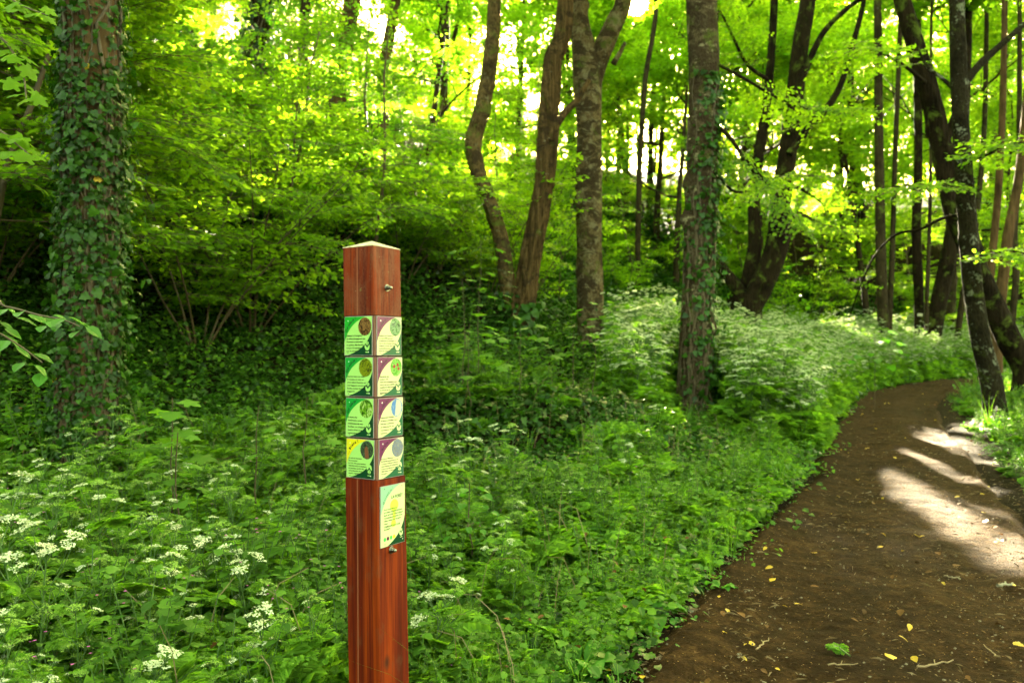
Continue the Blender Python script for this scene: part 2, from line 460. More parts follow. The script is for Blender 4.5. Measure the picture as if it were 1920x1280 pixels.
# ================================================================== SUN GAPS IN THE CANOPY
# the patches of sun on the path are let in by gaps: leaves on the line from a patch to the sun are not grown
def gpt(px, py): p = on_ground(px, py); return p[:2]
GAPS = [([(1655, 880), (1705, 872), (1770, 900), (1850, 950), (1925, 1000), (1960, 1090), (1880, 1062), (1800, 1015), (1730, 968), (1640, 918)], .2),
        ([(1585, 1066), (1625, 1064), (1650, 1100), (1600, 1104)], .0)]
GAPS = [(np.array([gpt(*q) for q in poly]), z) for poly, z in GAPS]
LIT = [(at(300, 150, 13), 1.2), (at(420, 300, 13.5), .9), (at(640, 340, 14.5), .9), (at(80, 150, 12), .8), (at(1540, 330, 22), 1.6), (at(1880, 250, 20), 1.2), (at(1195, 690, 9.5), .22), (at(1500, 445, 17), .5), (at(1418, 345, 18.5), .35), (at(1730, 650, 25), .7), (at(1240, 730, 9.8), .15),
       (at(1880, 700, 15), .4), (at(560, 190, 17), 1.3), (at(720, 260, 18), .9), (at(900, 330, 22), .9), (at(840, 150, 24), 1.4), (at(1640, 700, 22), .8), (at(1240, 640, 16), .6)]
def in_poly(x, y, poly):
    r = np.zeros(x.shape, bool); n = len(poly); j = n - 1
    for i in range(n):
        xi, yi = poly[i]; xj, yj = poly[j]
        c = ((yi > y) != (yj > y)) & (x < (xj - xi) * (y - yi) / (yj - yi + 1e-12) + xi)
        r ^= c; j = i
    return r
CAMP = np.array([0, 0, EYE])
def blocked(P, far=True):
    """True where a world point lies in a sun gap"""
    out = np.zeros(len(P), bool)
    for poly, z in GAPS:
        t = (P[:, 2] - z) / SUN_DIR[2]
        q = P - t[:, None] * SUN_DIR
        out |= in_poly(q[:, 0], q[:, 1], poly) & (t > .5)
    for c, r in LIT:
        v = P - c; t = v @ SUN_DIR
        out |= (np.linalg.norm(v - t[:, None] * SUN_DIR, axis=1) < r) & (t > r * 1.5)
    v = P - CAMP; t = v @ SUN_DIR
    out |= (np.linalg.norm(v - t[:, None] * SUN_DIR, axis=1) < .015 * t + .03) & (t > 6)
    return out

# ================================================================== FOLIAGE KIT
class LS:
    """a set of leaves: base points, axes, normals, lengths, tints"""
    def __init__(s, P=None, A=None, N=None, S=None, T=None):
        z = np.zeros((0, 3))
        s.P, s.A, s.N = (z if P is None else np.asarray(P, float)), (z if A is None else np.asarray(A, float)), (z if N is None else np.asarray(N, float))
        s.S = np.zeros(0) if S is None else np.asarray(S, float); s.T = np.zeros(0) if T is None else np.asarray(T, float)
    def xf(s, Mx, tr, k=1.0):
        Mx = np.asarray(Mx)
        return LS(s.P @ Mx.T * k + tr, s.A @ Mx.T, s.N @ Mx.T, s.S * k, s.T)
    def pick(s, m): return LS(s.P[m], s.A[m], s.N[m], s.S[m], s.T[m])
    @staticmethod
    def cat(L):
        return LS(*[np.concatenate([getattr(l, a) for l in L]) for a in 'PANST'])

def frame(d, up=(0, 0, 1)):
    d = unit(np.asarray(d, float)); up = np.asarray(up, float)
    n = up - d * (up @ d)
    if np.linalg.norm(n) < 1e-3: n = np.array([1.0, 0, 0]) - d * d[0]
    n = unit(n)
    return np.stack([d, np.cross(n, d), n], 1)

def make_spray(r, leaf=.085, nside=8, rand=.32):
    """a flat leafy twig about 1 m long along +X"""
    P, A, N, S = [], [], [], []; tw = []
    t = np.linspace(0, 1, 7)
    bend = r.normal(0, .10)
    cl = lambda u: np.array([u, bend * u * u, .05 * u - .17 * u * u])
    main = np.array([cl(u) for u in t]); tw.append((main, np.linspace(.008, .002, 7)))
    def put(p, a):
        P.append(p); A.append(a + r.normal(0, .18, 3)); N.append(np.array([0, 0, 1]) + r.normal(0, rand, 3)); S.append(leaf * r.uniform(.6, 1.2))
    for k in range(nside):
        u = .12 + .80 * k / nside + r.uniform(-.02, .02); side = 1 if k % 2 else -1
        L = (.50 - .30 * u) * r.uniform(.7, 1.2); b = cl(u); ang = side * r.uniform(.7, 1.05)
        d = np.array([math.cos(ang), math.sin(ang), r.uniform(-.15, .12)])
        q = np.array([b + d * L * w + np.array([.06 * L * w, 0, -.12 * w * w * L]) for w in (0, .5, 1)])
        tw.append((q, np.array([.004, .003, .0015])))
        m = max(3, int(L / .065))
        for j in range(m):
            w = (j + .6) / m; p = b + d * L * w + np.array([0, 0, -.12 * w * w * L])
            sgn = 1 if j % 2 else -1
            ca, sa = math.cos(sgn * .9), math.sin(sgn * .9)
            put(p, np.array([d[0] * ca - d[1] * sa, d[0] * sa + d[1] * ca, -.15]))
        put(b + d * L, d)
    put(cl(1), np.array([1, bend, -.2]))
    return LS(P, A, N, S, r.random(len(P))), tw
SPRAYS = [make_spray(np.random.default_rng(100 + i)) for i in range(8)]
SPRAYS_BIG = [make_spray(np.random.default_rng(140 + i), .15, 7) for i in range(6)]
SPRAYS_FINE = [make_spray(np.random.default_rng(180 + i), .06, 10, .4) for i in range(6)]

class Plant:
    """collects leaves and woody tubes of one plant"""
    def __init__(s): s.L = []; s.W = []
    def spray(s, p, d, k, kit, r, tw=True, tintoff=0):
        l, w = kit[r.integers(len(kit))]
        up = np.array([0, 0, 1]) + r.normal(0, .22, 3)
        F = frame(d, up)
        q = l.xf(F, p, k); q.S = q.S / k * (k ** .5 if k < 1 else k ** .25)
        s.L.append(q)
        if tw: s.W += [(c @ F.T * k + p, rr * max(k, .6)) for c, rr in w]
    def leafset(s): return LS.cat(s.L)

def leaf_obj(name, ls, tmpl, mat, parent, cull=None):
    if cull is not None:
        ls = ls.pick(~cull(ls.P))
    if len(ls.P) == 0: return None
    mb = MB(); leaves(mb, ls.P, ls.A, ls.N, ls.S, tmpl, 0, ls.T)
    return mb.obj(name, [mat], parent)
def wood_mesh(mb, W, sides=4, mat=0):
    for c, r in W:
        V, F = tube(c, r, sides); mb.add(V, F, mat, smooth=True)

def branch_tree(pl, p, d, L, r0, depth, r, kit, k=1.0, up=.15):
    """a woody limb that forks into leafy sprays"""
    n = 5; pts = [np.array(p, float)]; d = unit(np.array(d, float)); ds = [d]
    for i in range(n):
        d = unit(d + r.normal(0, .13, 3) + np.array([0, 0, up * (.25 if depth else -.1)])); pts.append(pts[-1] + d * L / n); ds.append(d)
    pl.W.append((np.array(pts), np.linspace(r0, r0 * .35, n + 1)))
    if depth == 0:
        for i in range(1, n + 1):
            for sgn in (1, -1):
                h = unit(np.cross(ds[i], [0, 0, 1])) * sgn
                pl.spray(pts[i], unit(ds[i] * .7 + h * .8 + np.array([0, 0, r.uniform(-.15, .12)])), k * r.uniform(.7, 1.15), kit, r)
        pl.spray(pts[-1], d, k, kit, r)
        return
    for i in range(1, n + 1):
        for _ in range(1 if i < n else 2):
            h = unit(np.cross(ds[i], [0, 0, 1]) * r.choice([-1, 1]) + r.normal(0, .35, 3) + np.array([0, 0, .12]))
            branch_tree(pl, pts[i], unit(ds[i] * .7 + h), L * r.uniform(.5, .7), r0 * .5, depth - 1, r, kit, k, up)

def sapling(r, h, kit, k, lean=.12, nb=13, bare=.2, radius=.02):
    """a slender young tree with flat layers of leaves; returns trunk tube and plant"""
    pl = Plant(); n = 9
    pts = [np.zeros(3)]; d = unit(np.array([r.normal(0, lean), r.normal(0, lean), 1]))
    for i in range(n):
        d = unit(d + r.normal(0, .07, 3) + np.array([0, 0, .05])); pts.append(pts[-1] + d * h / n)
    pts = np.array(pts)
    trunk = (pts, np.linspace(radius, radius * .25, n + 1))
    a = r.uniform(0, 6.3)
    for i in range(nb):
        f = bare + (1 - bare) * (i + r.uniform(0, .6)) / nb; f = min(f, .98)
        p = np.array([np.interp(f * n, np.arange(n + 1), pts[:, c]) for c in range(3)])
        a += 2.4 + r.normal(0, .3)
        L = (1.05 - .65 * f) * k * r.uniform(.75, 1.2)
        e = r.uniform(-.05, .25) + .35 * f
        d = np.array([math.cos(a), math.sin(a), e])
        if L > .75:
            branch_tree(pl, p, d, L, .010, 0, r, kit, .55 * k, .1)
        else:
            pl.spray(p, d, L, kit, r)
    pl.spray(pts[-1], [.3, .2, 1], .5 * k, kit, r)
    return trunk, pl

def bush(r, h, kit, k, stems=7):
    """a many-stemmed hazel-like shrub"""
    pl = Plant(); tr = []
    for sidx in range(stems):
        a = sidx * 6.283 / stems + r.uniform(-.3, .3); out = r.uniform(.25, .6)
        d = unit(np.array([math.cos(a) * out, math.sin(a) * out, 1])); n = 7
        pts = [np.array([math.cos(a), math.sin(a), 0]) * .08]; hh = h * r.uniform(.65, 1.05)
        for i in range(n):
            d = unit(d + r.normal(0, .06, 3) + np.array([math.cos(a), math.sin(a), 0]) * .05); pts.append(pts[-1] + d * hh / n)
        pts = np.array(pts); tr.append((pts, np.linspace(.014, .004, n + 1)))
        for i in range(2, n + 1):
            for _ in range(2):
                b = r.uniform(0, 6.3)
                pl.spray(pts[i], np.array([math.cos(b), math.sin(b), r.uniform(-.1, .35)]), k * r.uniform(.5, .95), kit, r)
    return tr, pl

def canopy(r, h0, h1, spread, kit, k, nl=9):
    """crown of a tall tree between heights h0 and h1; limbs leave a straight-ish trunk"""
    pl = Plant(); n = 10
    pts = [np.zeros(3)]; d = unit(np.array([r.normal(0, .05), r.normal(0, .05), 1]))
    for i in range(n):
        d = unit(d + r.normal(0, .045, 3) + np.array([0, 0, .05])); pts.append(pts[-1] + d * h1 * .93 / n)
    pts = np.array(pts); a = r.uniform(0, 6.3)
    for i in range(nl):
        f = h0 / h1 + (1 - h0 / h1) * (i + r.uniform(0, .5)) / nl
        p = np.array([np.interp(f / .93 * n, np.arange(n + 1), pts[:, c]) for c in range(3)])
        a += 2.4 + r.normal(0, .35)
        q = (f - h0 / h1) / (1 - h0 / h1)
        L = spread * (1 - .55 * q) * r.uniform(.7, 1.1)
        branch_tree(pl, p, [math.cos(a), math.sin(a), .25 + .6 * q], L, .05, 1, r, kit, k, .2)
    return pts, pl

# ------------------------------------------------------------------ trunks
def trunk_mesh(pts, rad, bark, sides=26, amp=.05, twist=0.0, seed=0, flare=.55, name='trunk', parent=None, knots=0, ridge=9, caps=True, step=None):
    pts = np.asarray(pts, float); rad = np.asarray(rad, float)
    # resample along a smooth curve
    k = 6
    Pc = catmull(pts, k); Rc = np.interp(np.linspace(0, len(rad) - 1, len(Pc)), np.arange(len(rad)), rad)
    s = np.concatenate([[0], np.cumsum(np.linalg.norm(np.diff(Pc, axis=0), axis=1))])
    m = int(np.clip(s[-1] / (step or max(.035, rad.mean() * .35)), 10, 170))
    ss = np.linspace(0, s[-1], m)
    Pc = np.stack([np.interp(ss, s, Pc[:, c]) for c in range(3)], -1); Rc = np.interp(ss, s, Rc)
    h = ss
    Rc = Rc * (1 + flare * np.exp(-h / (rad[0] * 1.6)))
    kn = [(rng.uniform(.1, .95) * s[-1], rng.uniform(0, 6.28), rng.uniform(.12, .3)) for _ in range(knots)]
    def disp(i, th, P):
        i = i.astype(int); z = ss[i]; a = th + twist * z
        c, sn = np.cos(a), np.sin(a)
        w = fbm(c * ridge * .35 + 7 + z * .55, sn * ridge * .35 + z * .55 * .9 + seed, 41 + seed, 3)
        o = amp * w + amp * .9 * fbm(a * 0 + c * 1.1 + seed, sn * 1.1 + z * 1.3, 61 + seed, 3)
        o = o + .35 * flare * np.exp(-z / (rad[0] * 1.3)) * np.sin(3 * th + seed) * .6
        for kz, ka, kr in kn:
            da = np.angle(np.exp(1j * (th - ka)))
            o = o + kr * np.exp(-((z - kz) / (rad[0] * .5)) ** 2 - (da / .45) ** 2)
        return o
    V, F = tube(Pc, Rc, sides, disp)
    mb = MB(); mb.add(V, F, 0, smooth=True)
    return mb.obj(name, [bark], parent), Pc, Rc

def hero_pts(px, depth, width, local):
    """pixel outline of a trunk -> points relative to the tree's base, radii"""
    dep = np.broadcast_to(np.asarray(depth, float), (len(px),))
    P = np.array([at(a, b, d) for (a, b), d in zip(px, dep)])
    rad = np.array(width) / FPX * dep / 2
    if local is None:
        base = P[0].copy(); base[2] = Hs(base[0], base[1])
        if P[0][2] < base[2] + .25: P = P[1:]; rad = rad[1:]
        dz = .25
        P = np.vstack([base - [0, 0, dz], base + [0, 0, .02], P]); rad = np.concatenate([[rad[0]] * 2, rad])
        return P - base, rad, base
    return P - local, rad, local

# ================================================================== THE TREES THE PHOTO SHOWS ONE BY ONE
def hero_tree(label, px, depth, width, bark, limbs=(), crown=None, cat='tree', name='tree', group=None, **kw):
    P, rad, base = hero_pts(px, depth, width, None)
    t = thing(name, base, label, cat, group)
    tr, Pc, Rc = trunk_mesh(P, rad, bark, parent=t, **kw)
    for lp, ld, lw in limbs:
        Q, q, _ = hero_pts(lp, ld, lw, base)
        trunk_mesh(Q, q, bark, sides=14, amp=.06, flare=0, name='branch', parent=t, seed=3)
    if crown:
        r = np.random.default_rng(crown.get('seed', 1))
        pl = Plant(); top = P[-1]; a = r.uniform(0, 6.3)
        H0 = top[2]
        tall = crown.get('h', 6.0)
        pts = [top]; d = unit(P[-1] - P[-2])
        for i in range(6):
            d = unit(d + r.normal(0, .06, 3) + np.array([0, 0, .25])); pts.append(pts[-1] + d * tall / 6)
        pts = np.array(pts)
        trunk_mesh(pts, np.linspace(rad[-1], rad[-1] * .3, 7), bark, sides=12, flare=0, name='upper_trunk', parent=t)
        for i in range(crown.get('n', 7)):
            f = r.uniform(.05, 1); p = np.array([np.interp(f * 6, np.arange(7), pts[:, c]) for c in range(3)])
            a += 2.4
            branch_tree(pl, p, [math.cos(a), math.sin(a), .3], crown.get('s', 2.2) * r.uniform(.7, 1.1), .035, 1, r, SPRAYS_BIG, 1.0, .2)
        ls = pl.leafset(); ls = ls.pick(r.random(len(ls.P)) < crown.get('keep', .8))
        leaf_obj('crown', ls, LEAF4, M['leaf_mid'], t, lambda Q: blocked(Q + base))
        mb = MB(); wood_mesh(mb, [w for w in pl.W if w[1][0] > .012], 5); mb.obj('limbs', [bark], t)['kind'] = 'stuff'
    return t, base, Pc, Rc, tr

def leafy_limb(t, base, px, depth, width, n, k, kit, tmpl, mat, seed, bark, droop=0.0, start=.25, nm='branch'):
    """a thin limb following pixels with leafy sprays on it"""
    r = np.random.default_rng(seed)
    dep = np.linspace(depth[0], depth[1], len(px)) if isinstance(depth, tuple) else np.full(len(px), depth)
    P = np.array([at(a, b, d) for (a, b), d in zip(px, dep)]) - base
    rad = np.array(width) / FPX * dep / 2
    C = catmull(P, 5); rc = np.interp(np.linspace(0, 1, len(C)), np.linspace(0, 1, len(rad)), rad)
    V, F = tube(C, rc, 7); mb = MB(); mb.add(V, F, 0, smooth=True); b = mb.obj(nm, [bark], t)
    pl = Plant()
    for i in range(n):
        f = start + (1 - start) * (i + .5) / n
        q = f * (len(C) - 1); i0 = min(int(q), len(C) - 2)
        p = C[i0] + (C[i0 + 1] - C[i0]) * (q - i0); d = unit(C[i0 + 1] - C[i0])
        h = unit(np.cross(d, [0, 0, 1])) * (1 if i % 2 else -1)
        pl.spray(p, unit(d * r.uniform(.2, .9) + h * r.uniform(.5, 1) + np.array([0, 0, r.uniform(-.2, .15) - droop])), k * r.uniform(.6, 1.15), kit, r)
    leaf_obj('foliage', pl.leafset(), tmpl, mat, b, lambda Q: blocked(Q + base))
    mb = MB(); wood_mesh(mb, pl.W, 3); mb.obj('twigs', [M['twig']], b)['kind'] = 'stuff'
    return b

def ivy_on(t, Pc, Rc, n, size, hmin, hmax, dens=None, seed=0, spread=.03, single=0, side=None, patch=.0):
    """ivy leaves lying on a trunk; the SINGLE largest-showing ones are parts, the rest one mesh"""
    r = np.random.default_rng(seed)
    s = np.concatenate([[0], np.cumsum(np.linalg.norm(np.diff(Pc, axis=0), axis=1))])
    z = hmin + (hmax - hmin) * (r.random(n * 3) if dens is None else np.interp(r.random(n * 3), *dens))
    th = r.uniform(0, 2 * math.pi, n * 3)
    if side is not None:
        m = np.cos(th - side[0]) * side[1] + r.random(n * 3) > .5; z, th = z[m], th[m]
    if patch > 0:
        m = fbm(np.cos(th) * 1.6 + seed, np.sin(th) * 1.6 + z * 1.1, 77 + seed, 4) > patch - 1 + .9; z, th = z[m], th[m]
    z, th = z[:n], th[:n]; n = len(z)
    P = np.stack([np.interp(z, s, Pc[:, c]) for c in range(3)], -1); rad = np.interp(z, s, Rc)
    O = np.stack([np.cos(th), np.sin(th), np.zeros(n)], -1)
    lift = r.gamma(2, spread, n)
    P = P + O * (rad * 1.02 + lift)[:, None]
    A = O * .35 + np.array([0, 0, -1.0]) * r.uniform(.3, 1, n)[:, None] + r.normal(0, .45, (n, 3))
    N = O + r.normal(0, .32, (n, 3)) + np.array([0, 0, .25])
    S = size * r.gamma(6, 1 / 6, n).clip(.4, 1.9); T = r.random(n)
    P = P - unit(A) * S[:, None] * .35
    order = np.argsort(-(S * np.clip(-N[:, 1], 0, 1)))
    one, rest = order[:single], order[single:]
    for mt, sub in ((M['leaf_ivy'], rest),):
        if len(sub):
            mb = MB(); leaves(mb, P[sub], A[sub], N[sub], S[sub], LEAF_IVY, 0, T[sub]); mb.obj('ivy', [mt], t)['kind'] = 'stuff'
    if single:
        proto = []
        for q in range(4):
            mb = MB(); leaves(mb, [[0, 0, 0]], [[1, 0, 0]], [[0, 0, 1]], [1.0], LEAF_IVY, 0, [q / 3]); proto.append(mb.mesh('ivy_leaf', [M['leaf_ivy']]))
        mb = MB(); leaves(mb, [[0, 0, 0]], [[1, 0, 0]], [[0, 0, 1]], [1.0], LEAF_IVY, 0, [.5]); yel = mb.mesh('ivy_leaf', [M['leaf_yellow']])
        for j, i in enumerate(one):
            o = link('ivy_leaf', yel if j % 71 == 5 else proto[j % 4], t)
            F = frame(A[i], N[i]); mtx = Matrix(F.tolist()).to_4x4(); mtx.translation = Vector(P[i].tolist())
            o.matrix_local = mtx @ Matrix.Diagonal((S[i], S[i], S[i], 1))
    # creeping stems
    mb = MB()
    for q in range(max(3, n // 90)):
        a = r.uniform(0, 6.28); zz = np.linspace(hmin, hmin + (hmax - hmin) * r.uniform(.5, 1), 26)
        aa = a + np.cumsum(r.normal(0, .12, 26))
        C = np.stack([np.interp(zz, s, Pc[:, c]) for c in range(3)], -1) + np.stack([np.cos(aa), np.sin(aa), zz * 0], -1) * (np.interp(zz, s, Rc) * 1.03)[:, None]
        V, F = tube(C, .015 if q % 4 == 0 else .006, 5); mb.add(V, F, 0, smooth=True)
    mb.obj('ivy_stems', [M['twig']], t)['kind'] = 'stuff'

# big ivy-clad tree on the left
t, base, Pc, Rc, _ = hero_tree('thick ridged trunk wrapped from the ground in dark glossy ivy, beside the flowering weeds',
    [(163, 1010), (165, 800), (168, 600), (172, 400), (171, 200), (172, 0), (171, -250)], 5.5, [108, 101, 97, 97, 97, 96, 90], M['bark_ivy_tree'],
    crown=dict(seed=11, h=6, n=6, s=2.6, keep=.45), sides=64, amp=.07, step=.03, ridge=22, seed=4)
ivy_on(t, Pc, Rc, 7200, .036, .1, 4.2, dens=([0, .62, .84, 1], [0, .56, .76, 1]), seed=5, spread=.020, single=300, patch=-.12)
ivy_on(t, Pc, Rc, 1000, .04, .5, 3.1, seed=6, spread=.03, side=(-.5, .9))
ivy_tree = t

# two crossing, forked and lichened trees in the middle
crk, base_crk, Pc, Rc, _ = hero_tree('slim crooked tan trunk kinked at mid height, joined at the foot with a stringy one',
    [(966, 640), (950, 520), (940, 450), (920, 385), (896, 320), (888, 265), (905, 200), (920, 100), (927, 0), (930, -140)], 13.2,
    [36, 30, 29, 28, 28, 31, 29, 28, 25, 22], M['bark_smooth'], crown=dict(seed=12, h=5, n=5, s=1.8, keep=.6), sides=36, amp=.10, knots=9, ridge=7, flare=.6, step=.035)
ivy_on(crk, Pc, Rc, 260, .09, .0, 1.0, seed=15, spread=.05)
brd, base_brd, Pc, Rc, _ = hero_tree('stringy-barked leaning trunk twined with thick old stems, right of the crooked slim trunk',
    [(975, 640), (983, 560), (998, 470), (1014, 380), (1024, 300), (1030, 210), (1036, 120), (1058, 45), (1064, -120)], 13,
    [44, 39, 34, 31, 33, 31, 32, 29, 25], M['bark_braided'],
    limbs=[([(1030, 262), (1045, 232), (1062, 208), (1082, 188), (1105, 150)], 12.9, [16, 14, 13, 12, 9])],
    crown=dict(seed=13, h=5, n=5, s=1.8, keep=.6), sides=56, amp=.34, twist=1.6, ridge=16, step=.035, knots=12, flare=.5)
r_ = np.random.default_rng(9)
for q in range(5):      # thick old stems twined round it
    zz = np.linspace(0, 3.9, 60); aa = q * 1.26 + zz * r_.uniform(-.9, 1.1) + .25 * np.sin(zz * 4 + q)
    s = np.concatenate([[0], np.cumsum(np.linalg.norm(np.diff(Pc, axis=0), axis=1))])
    C = np.stack([np.interp(zz, s, Pc[:, c]) for c in range(3)], -1) + np.stack([np.cos(aa), np.sin(aa), zz * 0], -1) * (np.interp(zz, s, Rc) * 1.03)[:, None]
    V, F = tube(C, .032 + .01 * np.sin(zz * 3 + q), 8); mb = MB(); mb.add(V, F, 0, smooth=True); mb.obj('twining_stem', [M['bark_braided']], brd)
ivy_on(brd, Pc, Rc, 420, .09, .0, .9, seed=16, spread=.05)
frk, base_frk, Pc, Rc, _ = hero_tree('straight trunk with pale flaking bark that forks below the bright sun gap',
    [(1108, 650), (1107, 560), (1105, 450), (1104, 350), (1104, 240), (1100, 150), (1097, 110), (1088, 55), (1083, 0), (1080, -140)], 14,
    [54, 48, 47, 47, 46, 56, 50, 38, 34, 30], M['bark_plate'],
    limbs=[([(1106, 165), (1122, 112), (1140, 70), (1156, 35), (1170, 0), (1186, -120)], 14, [40, 38, 36, 34, 32, 26]),
           ([(1150, 120), (1162, 100), (1172, 80)], 13.8, [12, 9, 6])],
    crown=dict(seed=14, h=5, n=6, s=2.2, keep=.5), sides=44, amp=.07, step=.04, knots=9, flare=.55)
ivy_on(frk, Pc, Rc, 60, .08, .1, 1.2, seed=17)

big, base_big, Pc, Rc, _ = hero_tree('tall trunk with pale bark patches and ivy up its right side, nearest the path',
    [(1303, 780), (1304, 700), (1307, 600), (1312, 480), (1314, 350), (1318, 200), (1318, 100), (1315, 0), (1314, -200)], 11.5,
    [62, 60, 58, 56, 55, 57, 57, 57, 52], M['bark_pale'], crown=dict(seed=15, h=6, n=7, s=2.4, keep=.5), sides=52, amp=.09, step=.04, knots=8, flare=.5)
ivy_on(big, Pc, Rc, 900, .06, .1, 5.3, seed=18, spread=.02, side=(-.35, .75))
ivy_on(big, Pc, Rc, 500, .055, .1, 4.5, seed=118, spread=.015, patch=.1)
ivy_on(big, Pc, Rc, 700, .065, .1, 5.3, seed=19, spread=.05, side=(.1, 1.0))
leafy_limb(big, base_big, [(1345, 235), (1372, 262), (1398, 300), (1440, 345), (1468, 380), (1490, 410)], (11.4, 10.6), [9, 8, 7, 6, 5, 3], 16, .62, SPRAYS, LEAF_MAPLE_S, M['leaf_young'], 21, M['bark_dark'], .05)
leafy_limb(big, base_big, [(1345, 330), (1380, 360), (1420, 350), (1470, 330), (1530, 330)], (11.4, 12.5), [6, 5, 4, 4, 2], 16, .7, SPRAYS, LEAF_MAPLE_S, M['leaf_young'], 22, M['bark_dark'], .05)
leafy_limb(big, base_big, [(1345, 120), (1400, 150), (1470, 190), (1540, 210), (1600, 215)], (11.4, 12.5), [7, 6, 5, 4, 2], 20, .8, SPRAYS, LEAF_MAPLE_S, M['leaf_young'], 23, M['bark_dark'], .1)

# dark many-limbed tree behind
pol, base_pol, Pc, Rc, _ = hero_tree('dark gnarled tree forking low into heavy limbs, behind the tall trunk with pale bark patches',
    [(1400, 640), (1398, 590), (1396, 555)], 20, [58, 54, 60], M['bark_dark'],
    limbs=[([(1400, 570), (1378, 535), (1355, 505), (1340, 480)], 20, [30, 26, 22, 16]),
           ([(1395, 580), (1405, 525), (1415, 460), (1414, 400), (1418, 320), (1430, 240), (1442, 150), (1450, 40), (1455, -100)], 20.2, [34, 32, 26, 24, 22, 19, 16, 14, 12]),
           ([(1402, 590), (1425, 540), (1448, 490), (1460, 440), (1462, 390), (1475, 300), (1488, 200), (1500, 90), (1515, 0), (1525, -120)], 19.8, [40, 46, 44, 44, 38, 34, 33, 31, 28, 24]),
           ([(1490, 180), (1515, 120), (1545, 60), (1590, 15), (1630, -10)], 19.6, [16, 13, 11, 9, 7]),
           ([(1480, 290), (1520, 235), (1560, 190), (1583, 140), (1600, 80), (1620, 0), (1630, -90)], 19.4, [16, 14, 13, 11, 10, 9, 7]),
           ([(1340, 490), (1330, 440), (1345, 380), (1352, 330)], 20, [10, 8, 6, 4])],
    crown=None, sides=36, amp=.20, knots=5, flare=.5, step=.05)
leafy_limb(pol, base_pol, [(1462, 390), (1500, 400), (1540, 420), (1580, 430)], (19, 18), [9, 7, 5, 3], 18, .9, SPRAYS, LEAF4, M['leaf_young'], 24, M['bark_dark'])
leafy_limb(pol, base_pol, [(1440, 150), (1400, 120), (1370, 60), (1350, 20)], (19, 18), [8, 7, 5, 3], 18, .9, SPRAYS, LEAF4, M['leaf_young'], 25, M['bark_dark'])

leafy_limb(pol, base_pol, [(1462, 400), (1450, 370), (1440, 340), (1432, 320)], (20.5, 22.5), [9, 7, 5, 3], 30, 1.15, SPRAYS, LEAF4, M['leaf_young'], 124, M['bark_dark'])  # this limb and the next are added to block stray sun streaks on the path
leafy_limb(pol, base_pol, [(1470, 350), (1492, 350), (1520, 365), (1545, 385)], (20.5, 22.5), [9, 7, 5, 3], 30, 1.1, SPRAYS, LEAF4, M['leaf_young'], 125, M['bark_dark'])

# the crossing pair right of the path
lea, base_lea, Pc, Rc, _ = hero_tree('dark leaning trunk that crosses behind the lichen-speckled trunk right of the path',
    [(1925, 690), (1895, 640), (1865, 580), (1838, 520), (1812, 445), (1790, 390), (1768, 300), (1748, 200), (1718, 90), (1692, 0), (1668, -130)], 13.6,
    [46, 42, 40, 38, 38, 40, 37, 34, 33, 31, 26], M['bark_dark'],
    limbs=[([(1768, 275), (1783, 240), (1793, 205), (1808, 150)], 13.5, [17, 14, 12, 9])],
    crown=dict(seed=16, h=5, n=6, s=2.4, keep=.6), sides=36, amp=.15, knots=6, flare=.4, step=.04)
leafy_limb(lea, base_lea, [(1735, 155), (1690, 120), (1640, 95), (1590, 90)], (13.4, 12.4), [8, 6, 5, 3], 18, .75, SPRAYS, LEAF_MAPLE_S, M['leaf_young'], 26, M['bark_dark'], .1)
spk, base_spk, Pc, Rc, _ = hero_tree('upright black trunk speckled with pale lichen on the bank right of the path',
    [(1868, 775), (1858, 710), (1840, 640), (1824, 540), (1816, 440), (1808, 340), (1801, 240), (1797, 120), (1794, 0), (1793, -140)], 12,
    [48, 38, 34, 33, 32, 31, 29, 29, 26, 23], M['bark_speckled'],
    limbs=[([(1800, 175), (1816, 148), (1840, 118), (1880, 82), (1925, 42), (1980, 0)], 12, [17, 15, 14, 12, 10, 8]),
           ([(1800, 180), (1770, 150), (1735, 120), (1715, 70)], 12.1, [9, 7, 5, 3])],
    crown=dict(seed=17, h=5, n=6, s=2.2, keep=.6), sides=30, amp=.05, knots=5, flare=.5)
leafy_limb(spk, base_spk, [(1800, 402), (1765, 410), (1725, 430), (1680, 440), (1640, 480), (1612, 540), (1592, 596)], (12.1, 14), [7, 6, 5, 5, 4, 3, 2], 1, .16, SPRAYS, LEAF_MAPLE_S, M['leaf_mid'], 27, M['bark_dark'], .1, .78)
leafy_limb(spk, base_spk, [(1800, 345), (1770, 350), (1730, 345), (1680, 350)], (12, 11), [7, 6, 4, 3], 14, .6, SPRAYS, LEAF_MAPLE_S, M['leaf_young'], 28, M['bark_dark'], .1, .1)
leafy_limb(spk, base_spk, [(1812, 300), (1850, 290), (1890, 270), (1940, 270)], (12, 11), [7, 6, 4, 3], 18, .7, SPRAYS, LEAF_MAPLE_S, M['leaf_young'], 29, M['bark_dark'], .1, .1)
leafy_limb(spk, base_spk, [(1818, 500), (1850, 480), (1890, 470), (1940, 480)], (12, 11), [6, 5, 4, 3], 12, .6, SPRAYS, LEAF_MAPLE_S, M['leaf_young'], 30, M['bark_dark'], .1, .2)

